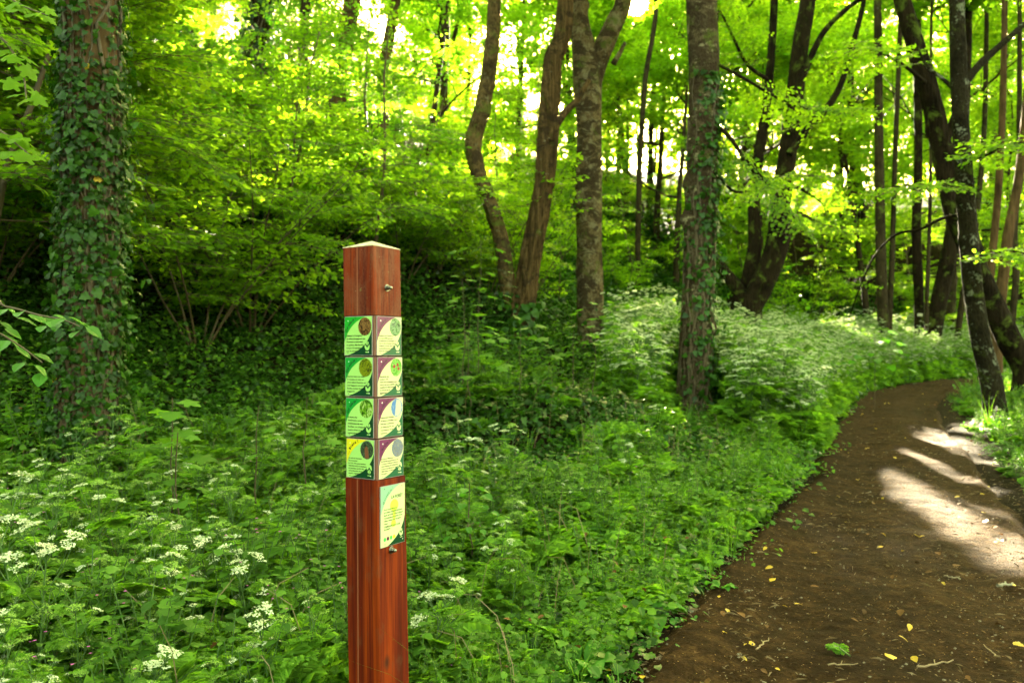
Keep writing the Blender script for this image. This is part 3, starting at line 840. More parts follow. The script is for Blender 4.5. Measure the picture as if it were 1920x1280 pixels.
# further single trunks
def far(label, px, dep, w, bark, **kw):
    kw.setdefault('sides', 16)
    return hero_tree(label, px, dep, w, M[bark], **kw)
far('reddish trunk half hidden behind the ivy-clad thick trunk', [(40, 420), (42, 320), (44, 200), (40, 100), (38, 0), (36, -120)], 10, [34, 32, 30, 28, 27, 25], 'bark_red', crown=dict(seed=31, n=4, s=1.8, keep=.5))
t, b, Pc, Rc, _ = far('dark trunk swathed in ivy at the top of the slope, seen between leaning stems', [(484, 200), (484, 110), (487, 50), (490, 0), (492, -120)], 17, [36, 36, 35, 34, 30], 'bark_dark', crown=dict(seed=32, n=4, s=1.8, keep=.5))
ivy_on(t, Pc, Rc, 900, .12, .0, 4.4, seed=33, spread=.09)
far('thin dark trunk between the ivy-swathed one and the thick leaning one up the slope', [(570, 180), (569, 110), (571, 50), (573, 0), (574, -120)], 20, [20, 19, 18, 17, 14], 'bark_far', crown=dict(seed=34, n=4, s=1.8, keep=.4))
far('thick brown trunk leaning right at the top of the slope', [(632, 160), (642, 108), (650, 60), (660, 10), (672, -60), (690, -150)], 18, [36, 34, 32, 30, 28, 26], 'bark_braided', crown=dict(seed=35, n=4, s=1.8, keep=.4))
far('slimmer tan trunk leaning right, beside the thick leaning one on the slope', [(718, 150), (726, 95), (735, 40), (742, 0), (756, -100)], 20, [23, 22, 20, 19, 16], 'bark_braided', crown=dict(seed=36, n=4, s=1.8, keep=.4))
far('dark trunk leaning right just beyond the bend of the path', [(1738, 670), (1748, 625), (1762, 560), (1778, 480), (1790, 400), (1800, 300), (1810, 150), (1815, -50)], 26, [38, 32, 29, 27, 25, 22, 19, 15], 'bark_dark', crown=dict(seed=37, n=5, s=2.2, keep=.6), flare=.4)
far('straight olive-brown trunk left of the path bend, paired with a thinner one', [(1658, 665), (1656, 600), (1652, 500), (1650, 400), (1648, 250), (1646, 50), (1645, -60)], 25, [24, 20, 19, 18, 16, 14, 12], 'bark_far', crown=dict(seed=38, n=5, s=2.2, keep=.6), flare=.4)
far('thinner stem leaning right out of the olive-brown trunk at the path bend', [(1666, 665), (1668, 600), (1672, 500), (1675, 400), (1680, 250), (1688, 50), (1692, -60)], 25.2, [12, 10, 10, 9, 9, 8, 7], 'bark_far', crown=dict(seed=39, n=3, s=1.8, keep=.6), flare=.4)
plt, base_plt, *_ = far('dark straight trunk with a small pale plate on it, beyond the path bend', [(1724, 630), (1723, 560), (1720, 500), (1718, 420), (1722, 300), (1720, 100), (1722, -60)], 27, [19, 17, 17, 17, 15, 14, 12], 'bark_dark', crown=dict(seed=40, n=5, s=2.2, keep=.6), flare=.4)
far('very thin straight trunk close beside the one with the pale plate', [(1738, 640), (1738, 560), (1742, 450), (1745, 300), (1746, 50)], 25, [7, 7, 7, 6, 5], 'bark_far', crown=dict(seed=41, n=3, s=1.6, keep=.6))
far('reddish-brown trunk behind the speckled one, slightly leaning right', [(1868, 650), (1872, 600), (1880, 530), (1890, 440), (1902, 380), (1912, 320), (1925, 200), (1935, 50)], 19, [22, 20, 19, 18, 17, 16, 15, 12], 'bark_red', crown=dict(seed=42, n=5, s=2.2, keep=.6))
far('tan trunk rising beside the reddish-brown one at the far right', [(1850, 640), (1852, 580), (1860, 480), (1868, 400), (1874, 320), (1880, 200), (1884, 0)], 21, [15, 14, 14, 13, 13, 12, 10], 'bark_red', crown=dict(seed=43, n=5, s=2.2, keep=.6))
far('thin tan trunk in the shade at the far right edge', [(1900, 650), (1898, 600), (1905, 520), (1902, 440), (1910, 300), (1912, 50)], 23, [13, 12, 12, 11, 10, 8], 'bark_far', crown=dict(seed=44, n=4, s=2.0, keep=.6))
far('slender leaning trunk in bright foliage between the speckled trunk and the path bend', [(1795, 640), (1805, 560), (1822, 480), (1830, 420), (1845, 250), (1850, 50)], 27, [11, 11, 10, 10, 9, 8], 'bark_far', crown=dict(seed=45, n=4, s=2.0, keep=.6))
far('thin dark trunk on the slope right of the forked one', [(1195, 560), (1196, 450), (1200, 300), (1210, 150), (1228, 40), (1236, -80)], 24, [11, 11, 10, 10, 9, 7], 'bark_far', crown=dict(seed=46, n=4, s=2.0, keep=.5))

# the small plate nailed to the far trunk
c = at(1725, 590, 26.7)
t = thing('trail_plate', c, 'small pale blank plate fixed to a dark trunk beyond the path bend', 'sign')
mb = MB(); box(mb, (0, 0, 0), (.17, .012, .085)); mb.obj('plate', [NT('pale_enamel').surf((.62, .58, .45), .5)], t)
mb = MB()
for sx in (-.06, .06): box(mb, (sx, -.009, 0), (.012, .008, .012))
mb.obj('nails', [M['twig']], t)['kind'] = 'stuff'

# ================================================================== TREES AND SHRUBS OF THE WOOD BEHIND
CAN = []
for i in range(6):
    r = np.random.default_rng(300 + i)
    h1 = [13, 15, 12, 16, 14, 11][i]
    pts, pl = canopy(r, h1 * .22, h1, [3.4, 3.8, 3.0, 4.0, 3.6, 3.0][i], SPRAYS_BIG, 1.25, 8)
    ls = pl.leafset(); ls.S *= 1.15
    ls = ls.pick(r.random(len(ls.P)) < .50)
    mb = MB(); V, F = tube(pts, np.linspace(.16, .03, len(pts)) * (h1 / 14), 10); mb.add(V, F, 0, smooth=True)
    tm = mb.mesh('trunk', [M['bark_far']])
    mb = MB(); wood_mesh(mb, [w for w in pl.W if w[1][0] > .02], 4); lm = mb.mesh('limbs', [M['bark_far']])
    mb = MB(); leaves(mb, ls.P, ls.A, ls.N, ls.S, LEAF4, 0, ls.T)
    mats = [M['leaf_young'], M['leaf_mid']]
    CAN.append((tm, lm, [mb.mesh('crown', [m]) for m in mats], ls, mats))
def put_tree(kind, x, y, rz, sc, label, group, mi=0, name='tree'):
    tm, lm, cms, ls, mats = kind
    z = Hs(x, y)
    t = thing(name, (x, y, z - .1), label, 'tree', group, rz, sc)
    link('trunk', tm, t)
    link('limbs', lm, t)['kind'] = 'stuff'
    c, s = math.cos(rz), math.sin(rz)
    Mx = np.array([[c, -s, 0], [s, c, 0], [0, 0, 1]])
    W = ls.P @ Mx.T * sc + np.array([x, y, z - .1])
    b = blocked(W)
    if b.sum() == 0: link('crown', cms[mi], t)
    else:
        q = ls.pick(~b); mb = MB(); leaves(mb, q.P, q.A, q.N, q.S, LEAF4, 0, q.T); mb.obj('crown', [mats[mi]], t)
    return t
placed = [tuple(o.location[:2]) for o in COL.objects if o.get('category') == 'tree']
r = np.random.default_rng(77)
CLEARPX = (905, 1020, 1105, 1180, 1315, 1400, 1460, 1500, 1660, 1725, 1770, 1800, 1700)
def wood(n, y0, y1, p0, p1, gap, pw=.8):
    k = 0
    for _ in range(5000):
        if k >= n: break
        y = y0 + (y1 - y0) * r.random() ** pw; px = r.uniform(p0, p1); x = (px - 960) / FPX * y
        dl, yn = d_path(x, y); dl = float(dl[0])
        if abs(dl) < 2.4 or (dl > 0 and dl < 4 and y < 24): continue
        if min(math.hypot(x - a, y - b) for a, b in placed) < gap + .014 * y: continue
        if y < 26 and any(abs(px - q) < 40 for q in CLEARPX): continue
        v = np.array([x - 4, y - 7]); lat = v[0] * math.cos(SUN_AZ) - v[1] * math.sin(SUN_AZ)
        if abs(lat) < 1.0: continue          # no trunk stands in the sun gap of the path
        placed.append((x, y)); k += 1
        put_tree(CAN[r.integers(6)], x, y, r.uniform(0, 6.28), r.uniform(.8, 1.2), *tree_label(px, y, dl), int(r.random() < .3))
def tree_label(px, y, dl):
    where = 'up the slope beyond the ivy-clad trunk' if px < 420 else 'up the slope behind the post' if px < 860 else 'up the slope behind the crooked and forked trunks' if px < 1270 else \
            'in the backlit wood behind the dark gnarled tree' if px < 1600 else 'in the backlit wood beyond the bend of the path' if px < 1780 else 'in the backlit wood behind the lichen-speckled trunk'
    dist = 'nearer' if y < 32 else 'far' if y < 46 else 'remote'
    return '%s slender leafy tree %s' % (dist, where), '%s leafy trees %s' % (dist, where)
wood(54, 18, 76, -150, 1250, 2.6)
wood(46, 22, 70, 1150, 2060, 2.1, .9)

for k_, (x, y, i) in enumerate(((9.6, 33.4, 0), (7.4, 29.2, 4), (11.6, 38.5, 1))):  # extra trees added so their crowns block stray sun streaks on the path
    placed.append((x, y)); put_tree(CAN[i], x, y, .7 + k_, 1.0, *tree_label(960 + FPX * x / y, y, 9))

SAP = []
for i in range(7):
    r0 = np.random.default_rng(500 + i); h = [2.6, 3.2, 3.8, 2.2, 4.4, 3.0, 5.2][i]
    tr, pl = sapling(r0, h, SPRAYS, [1.0, 1.15, 1.3, .9, 1.4, 1.1, 1.5][i], nb=[12, 14, 16, 11, 18, 13, 20][i], bare=.22, radius=.014 + .005 * h)
    ls = pl.leafset()
    mb = MB(); V, F = tube(*tr, 7); mb.add(V, F, 0, smooth=True); tm = mb.mesh('trunk', [M['twig']])
    mb = MB(); wood_mesh(mb, pl.W, 3); wm = mb.mesh('twigs', [M['twig']])
    mm = []
    for tp, mat in ((LEAF_OVAL if i % 2 else LEAF_MAPLE_S, M['leaf_young']), (LEAF_OVAL if i % 2 else LEAF_MAPLE_S, M['leaf_shrub'])):
        mb = MB(); leaves(mb, ls.P, ls.A, ls.N, ls.S, tp, 0, ls.T); mm.append(mb.mesh('crown', [mat]))
    SAP.append((tm, wm, mm, ls, (LEAF_OVAL if i % 2 else LEAF_MAPLE_S)))
BUSH = []
for i in range(4):
    r0 = np.random.default_rng(560 + i)
    trs, pl = bush(r0, [2.0, 2.5, 1.7, 2.8][i], SPRAYS, [.75, .9, .7, 1.0][i], [7, 8, 6, 8][i])
    ls = pl.leafset()
    mb = MB(); wood_mesh(mb, trs, 6); tm = mb.mesh('stems', [M['twig']])
    mb = MB(); wood_mesh(mb, pl.W, 3); wm = mb.mesh('twigs', [M['twig']])
    mm = []
    for mat in (M['leaf_young'], M['leaf_shrub']):
        mb = MB(); leaves(mb, ls.P, ls.A, ls.N, ls.S, LEAF_OVAL, 0, ls.T); mm.append(mb.mesh('crown', [mat]))
    BUSH.append((tm, wm, mm, ls, LEAF_OVAL))
def put_shrub(kind, x, y, rz, sc, label, group, mi, name, cat):
    tm, wm, mm, ls, tp = kind
    z = Hs(x, y); t = thing(name, (x, y, z - .03), label, cat, group, rz, sc)
    link('stems' if name == 'shrub' else 'trunk', tm, t)
    if y < 22: link('twigs', wm, t)['kind'] = 'stuff'
    c, s = math.cos(rz), math.sin(rz); Mx = np.array([[c, -s, 0], [s, c, 0], [0, 0, 1]])
    b = blocked(ls.P @ Mx.T * sc + np.array([x, y, z]))
    if b.sum() < 3: link('crown', mm[mi], t)
    else:
        q = ls.pick(~b); mb = MB(); leaves(mb, q.P, q.A, q.N, q.S, tp, 0, q.T); mb.obj('crown', [mm[mi].materials[0]], t)
    return t
r = np.random.default_rng(99)
spots = []
def shrubs(n, y0, y1, p0, p1, d0, d1, gap, bushy_p, pw=1.1, sc=(.75, 1.15), dark=.2):
    k = 0
    for _ in range(6000):
        if k >= n: break
        y = y0 + (y1 - y0) * r.random() ** pw; px = r.uniform(p0, p1); x = (px - 960) / FPX * y
        dl = float(d_path(x, y)[0][0])
        if not d0 < dl < d1: continue
        if spots and min(math.hypot(x - a, y - b) for a, b in spots) < gap + .010 * y: continue
        if dl > 0 and y < 14 and dl < 7.2: continue          # the foot of the slope stays open
        if y < 12.8 and 800 < px < 1350: continue
        if y < 21 and 1370 < px < 1480: continue
        spots.append((x, y)); k += 1; bushy = r.random() < bushy_p
        where = 'at the far left of the slope' if px < 130 else 'on the slope just right of the ivy-clad trunk' if px < 420 else 'on the slope behind the post' if px < 860 else \
                'on the slope behind the forked trunks' if px < 1270 else 'in the wood behind the dark gnarled tree' if px < 1600 else 'beyond the bend of the path' if px < 1780 else 'behind the lichen-speckled trunk'
        dist = 'near' if y < 14 else 'farther' if y < 17 else 'half-distant' if y < 24 else 'far'
        nm = 'bushy shrub' if bushy else 'layered young tree'
        kind = (BUSH[r.integers(4)] if bushy else SAP[r.integers(7)])
        put_shrub(kind, x, y, r.uniform(0, 6.28), r.uniform(*sc), '%s %s %s' % (dist, nm, where), '%s %s %s' % (dist, 'leafy shrubs' if bushy else 'young trees', where),
                  int(r.random() < dark), 'shrub' if bushy else 'young_tree', 'shrub' if bushy else 'young tree')
shrubs(78, 7.0, 15, -120, 1300, 6.3, 60, .75, .5, dark=.35)
shrubs(110, 15, 46, -120, 1350, 6.6, 60, .9, .4)
shrubs(60, 22, 46, 1300, 2060, 3.4, 60, 1.0, .25, sc=(.8, 1.3), dark=.1)
shrubs(36, 16, 46, 1500, 2060, -40, -3.6, 1.0, .3, sc=(.8, 1.3), dark=.1)

# ================================================================== GROUND PLANTS
def frond(mb, base, az, L, elev, r, npin=6, mat=0, wide=.98, fine=True):
    """a fern-like cut leaf: arching stalk, paired leaflets, each again cut into small lobes"""
    n = 9; u = np.linspace(0, 1, n)
    h = np.array([math.cos(az), math.sin(az), 0]); sd = np.array([-math.sin(az), math.cos(az), 0])
    bow = r.normal(0, .12)
    pos = lambda q: base + L * (h * (q * math.cos(elev)) + np.array([0, 0, 1]) * (q * math.sin(elev) - .55 * q * q * math.cos(elev) * .8) + sd * bow * q * q)
    C = np.array([pos(q) for q in u]); V, F = tube(C, np.linspace(.0028, .001, n), 3); mb.add(V, F, 1, .4)
    P, A, N, S = [], [], [], []
    tl = r.normal(0, .25)
    for i in range(npin):
        q = .34 + .60 * (i / npin) ** .85 + r.normal(0, .012); b = pos(q); tg = unit(pos(q + .02) - b); nn = unit(np.cross(tg, sd)); nn = nn if nn[2] > 0 else -nn
        nn = unit(nn + sd * tl)
        W = L * wide * max(.08, 1 - (q - .34) / .66) ** 1.05 * .62 * r.uniform(.8, 1.15)
        for sg in (1, -1):
            d = unit(sd * sg * .85 + tg * (.5 + r.normal(0, .12)) - nn * (.12 + r.normal(0, .15)))
            m = max(2, int(4 * W / (L * .2))) if fine else 2
            for j in range(m):
                w = (j + .5) / m; p = b + d * W * w - nn * .1 * W * w * w
                s2 = W * (.55 - .3 * w) * (1.15 if fine else 1.8)
                for s3 in (1, -1):
                    P.append(p); A.append(unit(d * .75 + unit(np.cross(nn, d)) * s3 * .75)); N.append(nn + r.normal(0, .2, 3)); S.append(max(s2, .011))
            P.append(b + d * W * .9); A.append(d); N.append(nn + r.normal(0, .2, 3)); S.append(max(W * .28, .012))
    P.append(pos(.93)); A.append(unit(pos(1) - pos(.93))); N.append(np.array([0, 0, 1.])); S.append(L * .10)
    leaves(mb, P, A, N, S, LEAF4, mat, .2 + .8 * r.random(len(P)))

def umbel(mb, top, d, R_, r, mat_f=2, rays=9, fl=9, open_=1.0):
    """a flat-topped head of small white flowers on spreading rays"""
    d = unit(d); fr = frame(d)
    X1, X2 = fr[:, 1], fr[:, 2]
    P, A, N, S = [], [], [], []
    for i in range(rays):
        a = 6.283 * i / rays + r.uniform(-.3, .3); rr = R_ * (r.uniform(.65, 1.05) if i % 3 else r.uniform(.1, .5))
        e = top + d * R_ * (1.15 - .25 * (rr / R_) ** 2) * r.uniform(.85, 1.1) + (X1 * math.cos(a) + X2 * math.sin(a)) * rr
        V, F = tube(np.array([top, (top + e) / 2 + d * .004, e]), .0009, 3); mb.add(V, F, 1, .6)
        for j in range(fl):
            b = 6.283 * j / fl; q = .0105 * r.uniform(.5, 1.2) * (R_ / .032)
            P.append(e + (X1 * math.cos(b) + X2 * math.sin(b)) * q + d * r.uniform(.002, .008)); A.append(X1 * math.cos(b) + X2 * math.sin(b) + d * r.normal(0, .3))
            N.append(d + r.normal(0, .45, 3)); S.append(.0085 * r.uniform(.8, 1.3) * (R_ / .032))
    k = max(1, int(len(P) * open_))
    P, A, N, S = map(np.array, (P, A, N, S))
    leaves(mb, P - unit(A) * S[:, None] * .5, A, N, S * 1.25, (LEAF4[0] * [1, 1.35, 1], LEAF4[1]), mat_f, r.random(len(P)))

PM = [M['leaf_parsley'], M['stem'], M['flower'], M['bud']]
def cow_parsley(seed, h=.85, flowering=1.0, leafy=1.0, fine=True, name='cow_parsley', white=.62):
    r = np.random.default_rng(seed); mb = MB()
    lean = r.normal(0, .10, 2); n = 8
    pts = np.array([[lean[0] * q * q * h, lean[1] * q * q * h, h * q * .86] for q in np.linspace(0, 1, n)])
    V, F = tube(pts, np.linspace(.0055, .0028, n), 5); mb.add(V, F, 1, .4, True)
    for i in range(int(6 * leafy)):      # leaves from the root
        frond(mb, np.array([0, 0, .01]), i * 2.4 + r.uniform(-.4, .4), r.uniform(.24, .40), r.uniform(.6, 1.2), r, 6, 0, .98, fine)
    az = r.uniform(0, 6)
    for i in range(int(5 * leafy)):      # leaves up the stem
        q = .25 + .13 * i; az += 2.5
        p = np.array([np.interp(q, np.linspace(0, 1, n), pts[:, k]) for k in range(3)])
        frond(mb, p, az, r.uniform(.2, .34) * (1.15 - .5 * q), r.uniform(.4, .9), r, 5, 0, .98, fine)
    for i in range(5):
        q = .52 + .1 * i; az += 2.4
        p = np.array([np.interp(q, np.linspace(0, 1, n), pts[:, k]) for k in range(3)])
        L = r.uniform(.16, .3) * h; d = unit(np.array([math.cos(az) * .55, math.sin(az) * .55, 1]))
        e = p + d * L; V, F = tube(np.array([p, p + d * L * .5 + [math.cos(az) * .01, math.sin(az) * .01, 0], e]), np.array([.0026, .002, .0014]), 4); mb.add(V, F, 1, .5, True)
        frond(mb, p + d * L * .45, az + 1.5, r.uniform(.08, .14), .6, r, 4, 0, .9, fine)
        if r.random() < flowering: umbel(mb, e, unit(d + [0, 0, .8]), r.uniform(.022, .036), r, 2 if r.random() < white else 3, 8, 7)
        else: umbel(mb, e, unit(d + [0, 0, .8]), r.uniform(.012, .02), r, 3, 6, 4)
        for sg in (-1, 1):
            if r.random() < .6:
                d2 = unit(d + np.array([-math.sin(az), math.cos(az), 0]) * sg * .6); b = p + d * L * .55; e2 = b + d2 * L * .45
                V, F = tube(np.array([b, e2]), np.array([.0016, .0012]), 3); mb.add(V, F, 1, .5)
                umbel(mb, e2, unit(d2 + [0, 0, .8]), r.uniform(.018, .03), r, 2 if r.random() < flowering * .7 else 3, 7, 6)
    umbel(mb, pts[-1], np.array([lean[0], lean[1], 1]), .032, r, 2 if r.random() < flowering else 3, 9, 8)
    return mb.mesh(name, PM)
def rosette(seed, L=.32, nf=7, fine=True, name='cut_leaf_tuft'):
    r = np.random.default_rng(seed); mb = MB()
    for i in range(nf): frond(mb, np.array([r.normal(0, .02), r.normal(0, .02), 0]), i * 2.4 + r.uniform(-.4, .4), L * r.uniform(.5, 1.0), r.uniform(.5, 1.3), r, 6, 0, .95, fine)
    return mb.mesh(name, PM)
def leafy_stem(mb, base, h, az, r, size=.05, pairs=6, mat=0, tmpl=LEAF_OVAL, lean=.25):
    n = 6; q = np.linspace(0, 1, n); d = np.array([math.cos(az), math.sin(az), 0]) * lean
    C = base + np.stack([d[0] * q ** 1.5 * h, d[1] * q ** 1.5 * h, q * h], -1)
    V, F = tube(C, np.linspace(.0032, .0015, n), 4); mb.add(V, F, 1, .4, True)
    P, A, N, S = [], [], [], []
    for i in range(pairs):
        w = .2 + .8 * (i + .7) / pairs; p = np.array([np.interp(w, q, C[:, k]) for k in range(3)])
        for sg in (0, math.pi):
            b = az + i * 1.57 + sg + r.normal(0, .25)
            P.append(p); A.append([math.cos(b), math.sin(b), r.uniform(-.35, .35)]); N.append([r.normal(0, .25), r.normal(0, .25), 1]); S.append(size * r.uniform(.7, 1.2) * (1.2 - .6 * abs(w - .55)))
    P.append(C[-1]); A.append([math.cos(az), math.sin(az), .5]); N.append([0, 0, 1]); S.append(size * .6)
    leaves(mb, P, A, N, S, tmpl, mat, r.random(len(P)))
def herb(seed, h=.35, stems=4, size=.055, tmpl=LEAF_OVAL, name='leafy_herb', pink=False, mats=None):
    r = np.random.default_rng(seed); mb = MB()
    for i in range(stems):
        a = r.uniform(0, 6.28); b = np.array([r.normal(0, .05), r.normal(0, .05), 0])
        leafy_stem(mb, b, h * r.uniform(.6, 1.1), a, r, size, 6, 0, tmpl)
    if pink:
        n = 4; P = np.stack([r.normal(0, .08, n), r.normal(0, .08, n), h * r.uniform(.8, 1.15, n)], -1)
        for p in P:
            k = 5; a = np.arange(k) * 6.283 / k
            leaves(mb, np.repeat(p[None], k, 0), np.stack([np.cos(a), np.sin(a), a * 0 + .2], -1), np.tile([0, -.5, 1.], (k, 1)), .006, LEAF4, 2, .5)
    return mb.mesh(name, mats or [M['leaf_herb'], M['stem'], M['pink']])
def dock(seed, n=8, L=.26, name='broad_leaved_plant'):
    r = np.random.default_rng(seed); mb = MB()
    for i in range(n):
        a = i * 2.4 + r.normal(0, .3); l = L * r.uniform(.6, 1.15); e = r.uniform(.35, 1.1); m = 8
        h = np.array([math.cos(a), math.sin(a), 0]); s = np.array([-math.sin(a), math.cos(a), 0])
        q = np.linspace(0, 1, m); C = np.array([h * (x * l * math.cos(e)) + np.array([0, 0, l * (x * math.sin(e) - .6 * x * x)]) + [0, 0, .015] for x in q])
        w = l * .19 * np.sin(np.pi * np.clip((q - .12) / .9, 0, 1)) ** .8 * np.where(q < .12, 0, 1) + .003
        V = []
        for x, c, ww_ in zip(q, C, w):
            wv = .012 * math.sin(x * 22 + i)
            V += [c - s * ww_ + [0, 0, ww_ * .35 + wv * .4], c, c + s * ww_ + [0, 0, ww_ * .35 - wv * .4]]
        mb.add(np.array(V), grid_tris(m, 3, False), 0, r.uniform(.2, 1), True)
    return mb.mesh(name, [M['leaf_broad']])
def ivy_patch(seed, n=34, R_=.30, size=.055, mat='leaf_ivy', tmpl=LEAF_IVY, hgt=.10, name='ivy_patch'):
    r = np.random.default_rng(seed); mb = MB()
    a = r.uniform(0, 6.28, n); q = R_ * np.sqrt(r.random(n))
    P = np.stack([np.cos(a) * q, np.sin(a) * q, hgt * r.random(n)], -1)
    leaves(mb, P, np.stack([np.cos(a + r.normal(0, 1, n)), np.sin(a + r.normal(0, 1, n)), r.normal(-.1, .3, n)], -1), np.stack([r.normal(0, .4, n), r.normal(-.15, .4, n), np.ones(n)], -1), size * r.uniform(.5, 1.2, n), tmpl, 0, r.random(n))
    return mb.mesh(name, [M[mat]])
def grass_tuft(seed, n=22, L=.22):
    r = np.random.default_rng(seed); mb = MB()
    for i in range(n):
        a = r.uniform(0, 6.28); h = np.array([math.cos(a), math.sin(a), 0]); s = np.array([-math.sin(a), math.cos(a), 0]); l = L * r.uniform(.5, 1.2); o = r.uniform(.2, .7)
        q = np.linspace(0, 1, 5); C = np.array([h * (.02 + l * o * x * x) + [0, 0, l * (x - .35 * x * x * o)] for x in q]); w = .003 * (1 - q) ** .6
        V = np.stack([C - s * w[:, None], C + s * w[:, None]], 1).reshape(-1, 3)
        mb.add(V, grid_tris(5, 2, False), 0, r.random())
    return mb.mesh('grass_tuft', [M['leaf_herb']])

def scatter_stuff(name, kinds, P, rz, tilt, S, idx, label):
    """one object of uncountable ground cover: geometry-node copies of a few source plants on its points"""
    src = bpy.data.collections.new(name + '_sources')
    for i, me in enumerate(kinds):
        o = bpy.data.objects.new('%s_source_%02d' % (name, i), me); src.objects.link(o)
    me = bpy.data.meshes.new(name); n = len(P)
    me.vertices.add(n); me.vertices.foreach_set('co', np.asarray(P, np.float32).ravel())
    rot = np.stack([tilt[:, 0], tilt[:, 1], rz], -1)
    a = me.attributes.new('rot', 'FLOAT_VECTOR', 'POINT'); a.data.foreach_set('vector', rot.astype(np.float32).ravel())
    a = me.attributes.new('scl', 'FLOAT', 'POINT'); a.data.foreach_set('value', np.asarray(S, np.float32))
    a = me.attributes.new('idx', 'INT', 'POINT'); a.data.foreach_set('value', np.asarray(idx, np.int32))
    o = link(name, me); tag(o, label, kind='stuff')
    g = bpy.data.node_groups.new(name, 'GeometryNodeTree')
    g.interface.new_socket('Geometry', in_out='INPUT', socket_type='NodeSocketGeometry')
    g.interface.new_socket('Geometry', in_out='OUTPUT', socket_type='NodeSocketGeometry')
    gi, go = g.nodes.new('NodeGroupInput'), g.nodes.new('NodeGroupOutput')
    iop = g.nodes.new('GeometryNodeInstanceOnPoints'); ci = g.nodes.new('GeometryNodeCollectionInfo')
    ci.inputs['Collection'].default_value = src; ci.inputs['Separate Children'].default_value = True; ci.inputs['Reset Children'].default_value = True
    iop.inputs['Pick Instance'].default_value = True
    def na(nm, ty):
        q = g.nodes.new('GeometryNodeInputNamedAttribute'); q.data_type = ty; q.inputs['Name'].default_value = nm
        return next(s for s in q.outputs if s.enabled and s.name == 'Attribute')
    e2r = g.nodes.new('FunctionNodeEulerToRotation')
    g.links.new(na('rot', 'FLOAT_VECTOR'), e2r.inputs[0]); g.links.new(e2r.outputs[0], iop.inputs['Rotation'])
    g.links.new(na('scl', 'FLOAT'), iop.inputs['Scale']); g.links.new(na('idx', 'INT'), iop.inputs['Instance Index'])
    g.links.new(gi.outputs[0], iop.inputs['Points']); g.links.new(ci.outputs[0], iop.inputs['Instance']); g.links.new(iop.outputs[0], go.inputs[0])
    md = o.modifiers.new('scatter', 'NODES'); md.node_group = g
    return o

def points(n, ymin, ymax, seed, dmin=-99, dmax=99, ypow=1.0, px0=-120, px1=2040):
    """ground points inside the view wedge, in a band beside the path"""
    r = np.random.default_rng(seed)
    y = ymin + (ymax - ymin) * r.random(n * 4) ** ypow; x = (r.uniform(px0, px1, n * 4) - 960) / FPX * y
    d, yn = d_path(x, y); m = (d > dmin) & (d < dmax); x, y, d = x[m][:n], y[m][:n], d[m][:n]
    return x, y, d, r
def keep_clear(x, y, h=.5):
    """False where a plant would stand in front of the signpost or the lens"""
    px = 960 + FPX * x / y
    return ~((y < 2.95) & (px > 585) & (px < 840)) & ~((y < 2.0)) & ~((y < 2.6) & (px > 520)) & ~(((x + .45) ** 2 + (y - 2.72) ** 2) < .04)
def tilt_of(x, y, amount=1.0):
    e = .3
    sx = (H(x + e, y) - H(x - e, y)) / (2 * e); sy = (H(x, y + e) - H(x, y - e)) / (2 * e)
    return np.stack([np.arctan(sy) * amount, -np.arctan(sx) * amount], -1)

# --- carpets nobody could count
IVY = [ivy_patch(700 + i) for i in range(4)] + [ivy_patch(710 + i, 44, .3, .042, 'leaf_herb', [LEAF_OVAL, LEAF_MAPLE_S, LEAF_IVY][i], .20) for i in range(3)]
SMALL = [ivy_patch(720 + i, 30, .16, .032, 'leaf_broad', LEAF_OVAL, .06) for i in range(3)] + [ivy_patch(730 + i, 26, .2, .04, 'leaf_herb', LEAF_MAPLE_S, .08) for i in range(3)]
HERB = [herb(740, .34, 6, .036), herb(741, .42, 6, .045), herb(742, .28, 7, .03), herb(743, .38, 6, .04, LEAF_MAPLE_S, pink=True), herb(744, .46, 4, .055, LEAF_MAPLE_S)]
TUFT = [rosette(750, .30), rosette(751, .36, 8), rosette(752, .26, 6), rosette(753, .40, 7)]
TUFT_L = [rosette(760, .34, 7, False), rosette(761, .40, 8, False), rosette(762, .30, 7, False)]
GRASS = [grass_tuft(770), grass_tuft(771, 16, .3), grass_tuft(772, 26, .16)]
PARS = [cow_parsley(800, .92), cow_parsley(801, .80), cow_parsley(802, 1.0), cow_parsley(803, .72, .6), cow_parsley(804, .86, .25), cow_parsley(805, .66, .1)]
PARS_L = [cow_parsley(810 + i, [.95, .85, 1.05, .78][i], 1.0, .8, False, white=.7) for i in range(4)]

# ivy and low herbs over the slope and the left bank
x, y, d, r = points(15000, 3.2, 34, 1, 1.15, 60, 1.25)
m = keep_clear(x, y) & ~((y < 5) & (x > -.3) & (d < 2.4) & (fbm(x * 1.3, y * 1.3, 88, 2) > -.1)); x, y, d = x[m], y[m], d[m]
sc = r.uniform(.8, 1.5, len(x)) * np.interp(y, [4, 12, 34], [.75, 1.1, 2.3])
onm = np.exp(-(((x - .15) / 1.7) ** 2 + ((y - 8.8) / 1.5) ** 2)) > .22
idx = np.where((r.random(len(x)) < np.where(d > 5.5, .75, .45)) | onm, r.integers(0, 4, len(x)), 4 + r.integers(0, 3, len(x)))
scatter_stuff('ivy_ground_cover', IVY, np.stack([x, y, H(x, y) - .01], -1), r.uniform(0, 6.28, len(x)), tilt_of(x, y), sc, idx, 'dark ivy and low herbs carpeting the slope and the mound')
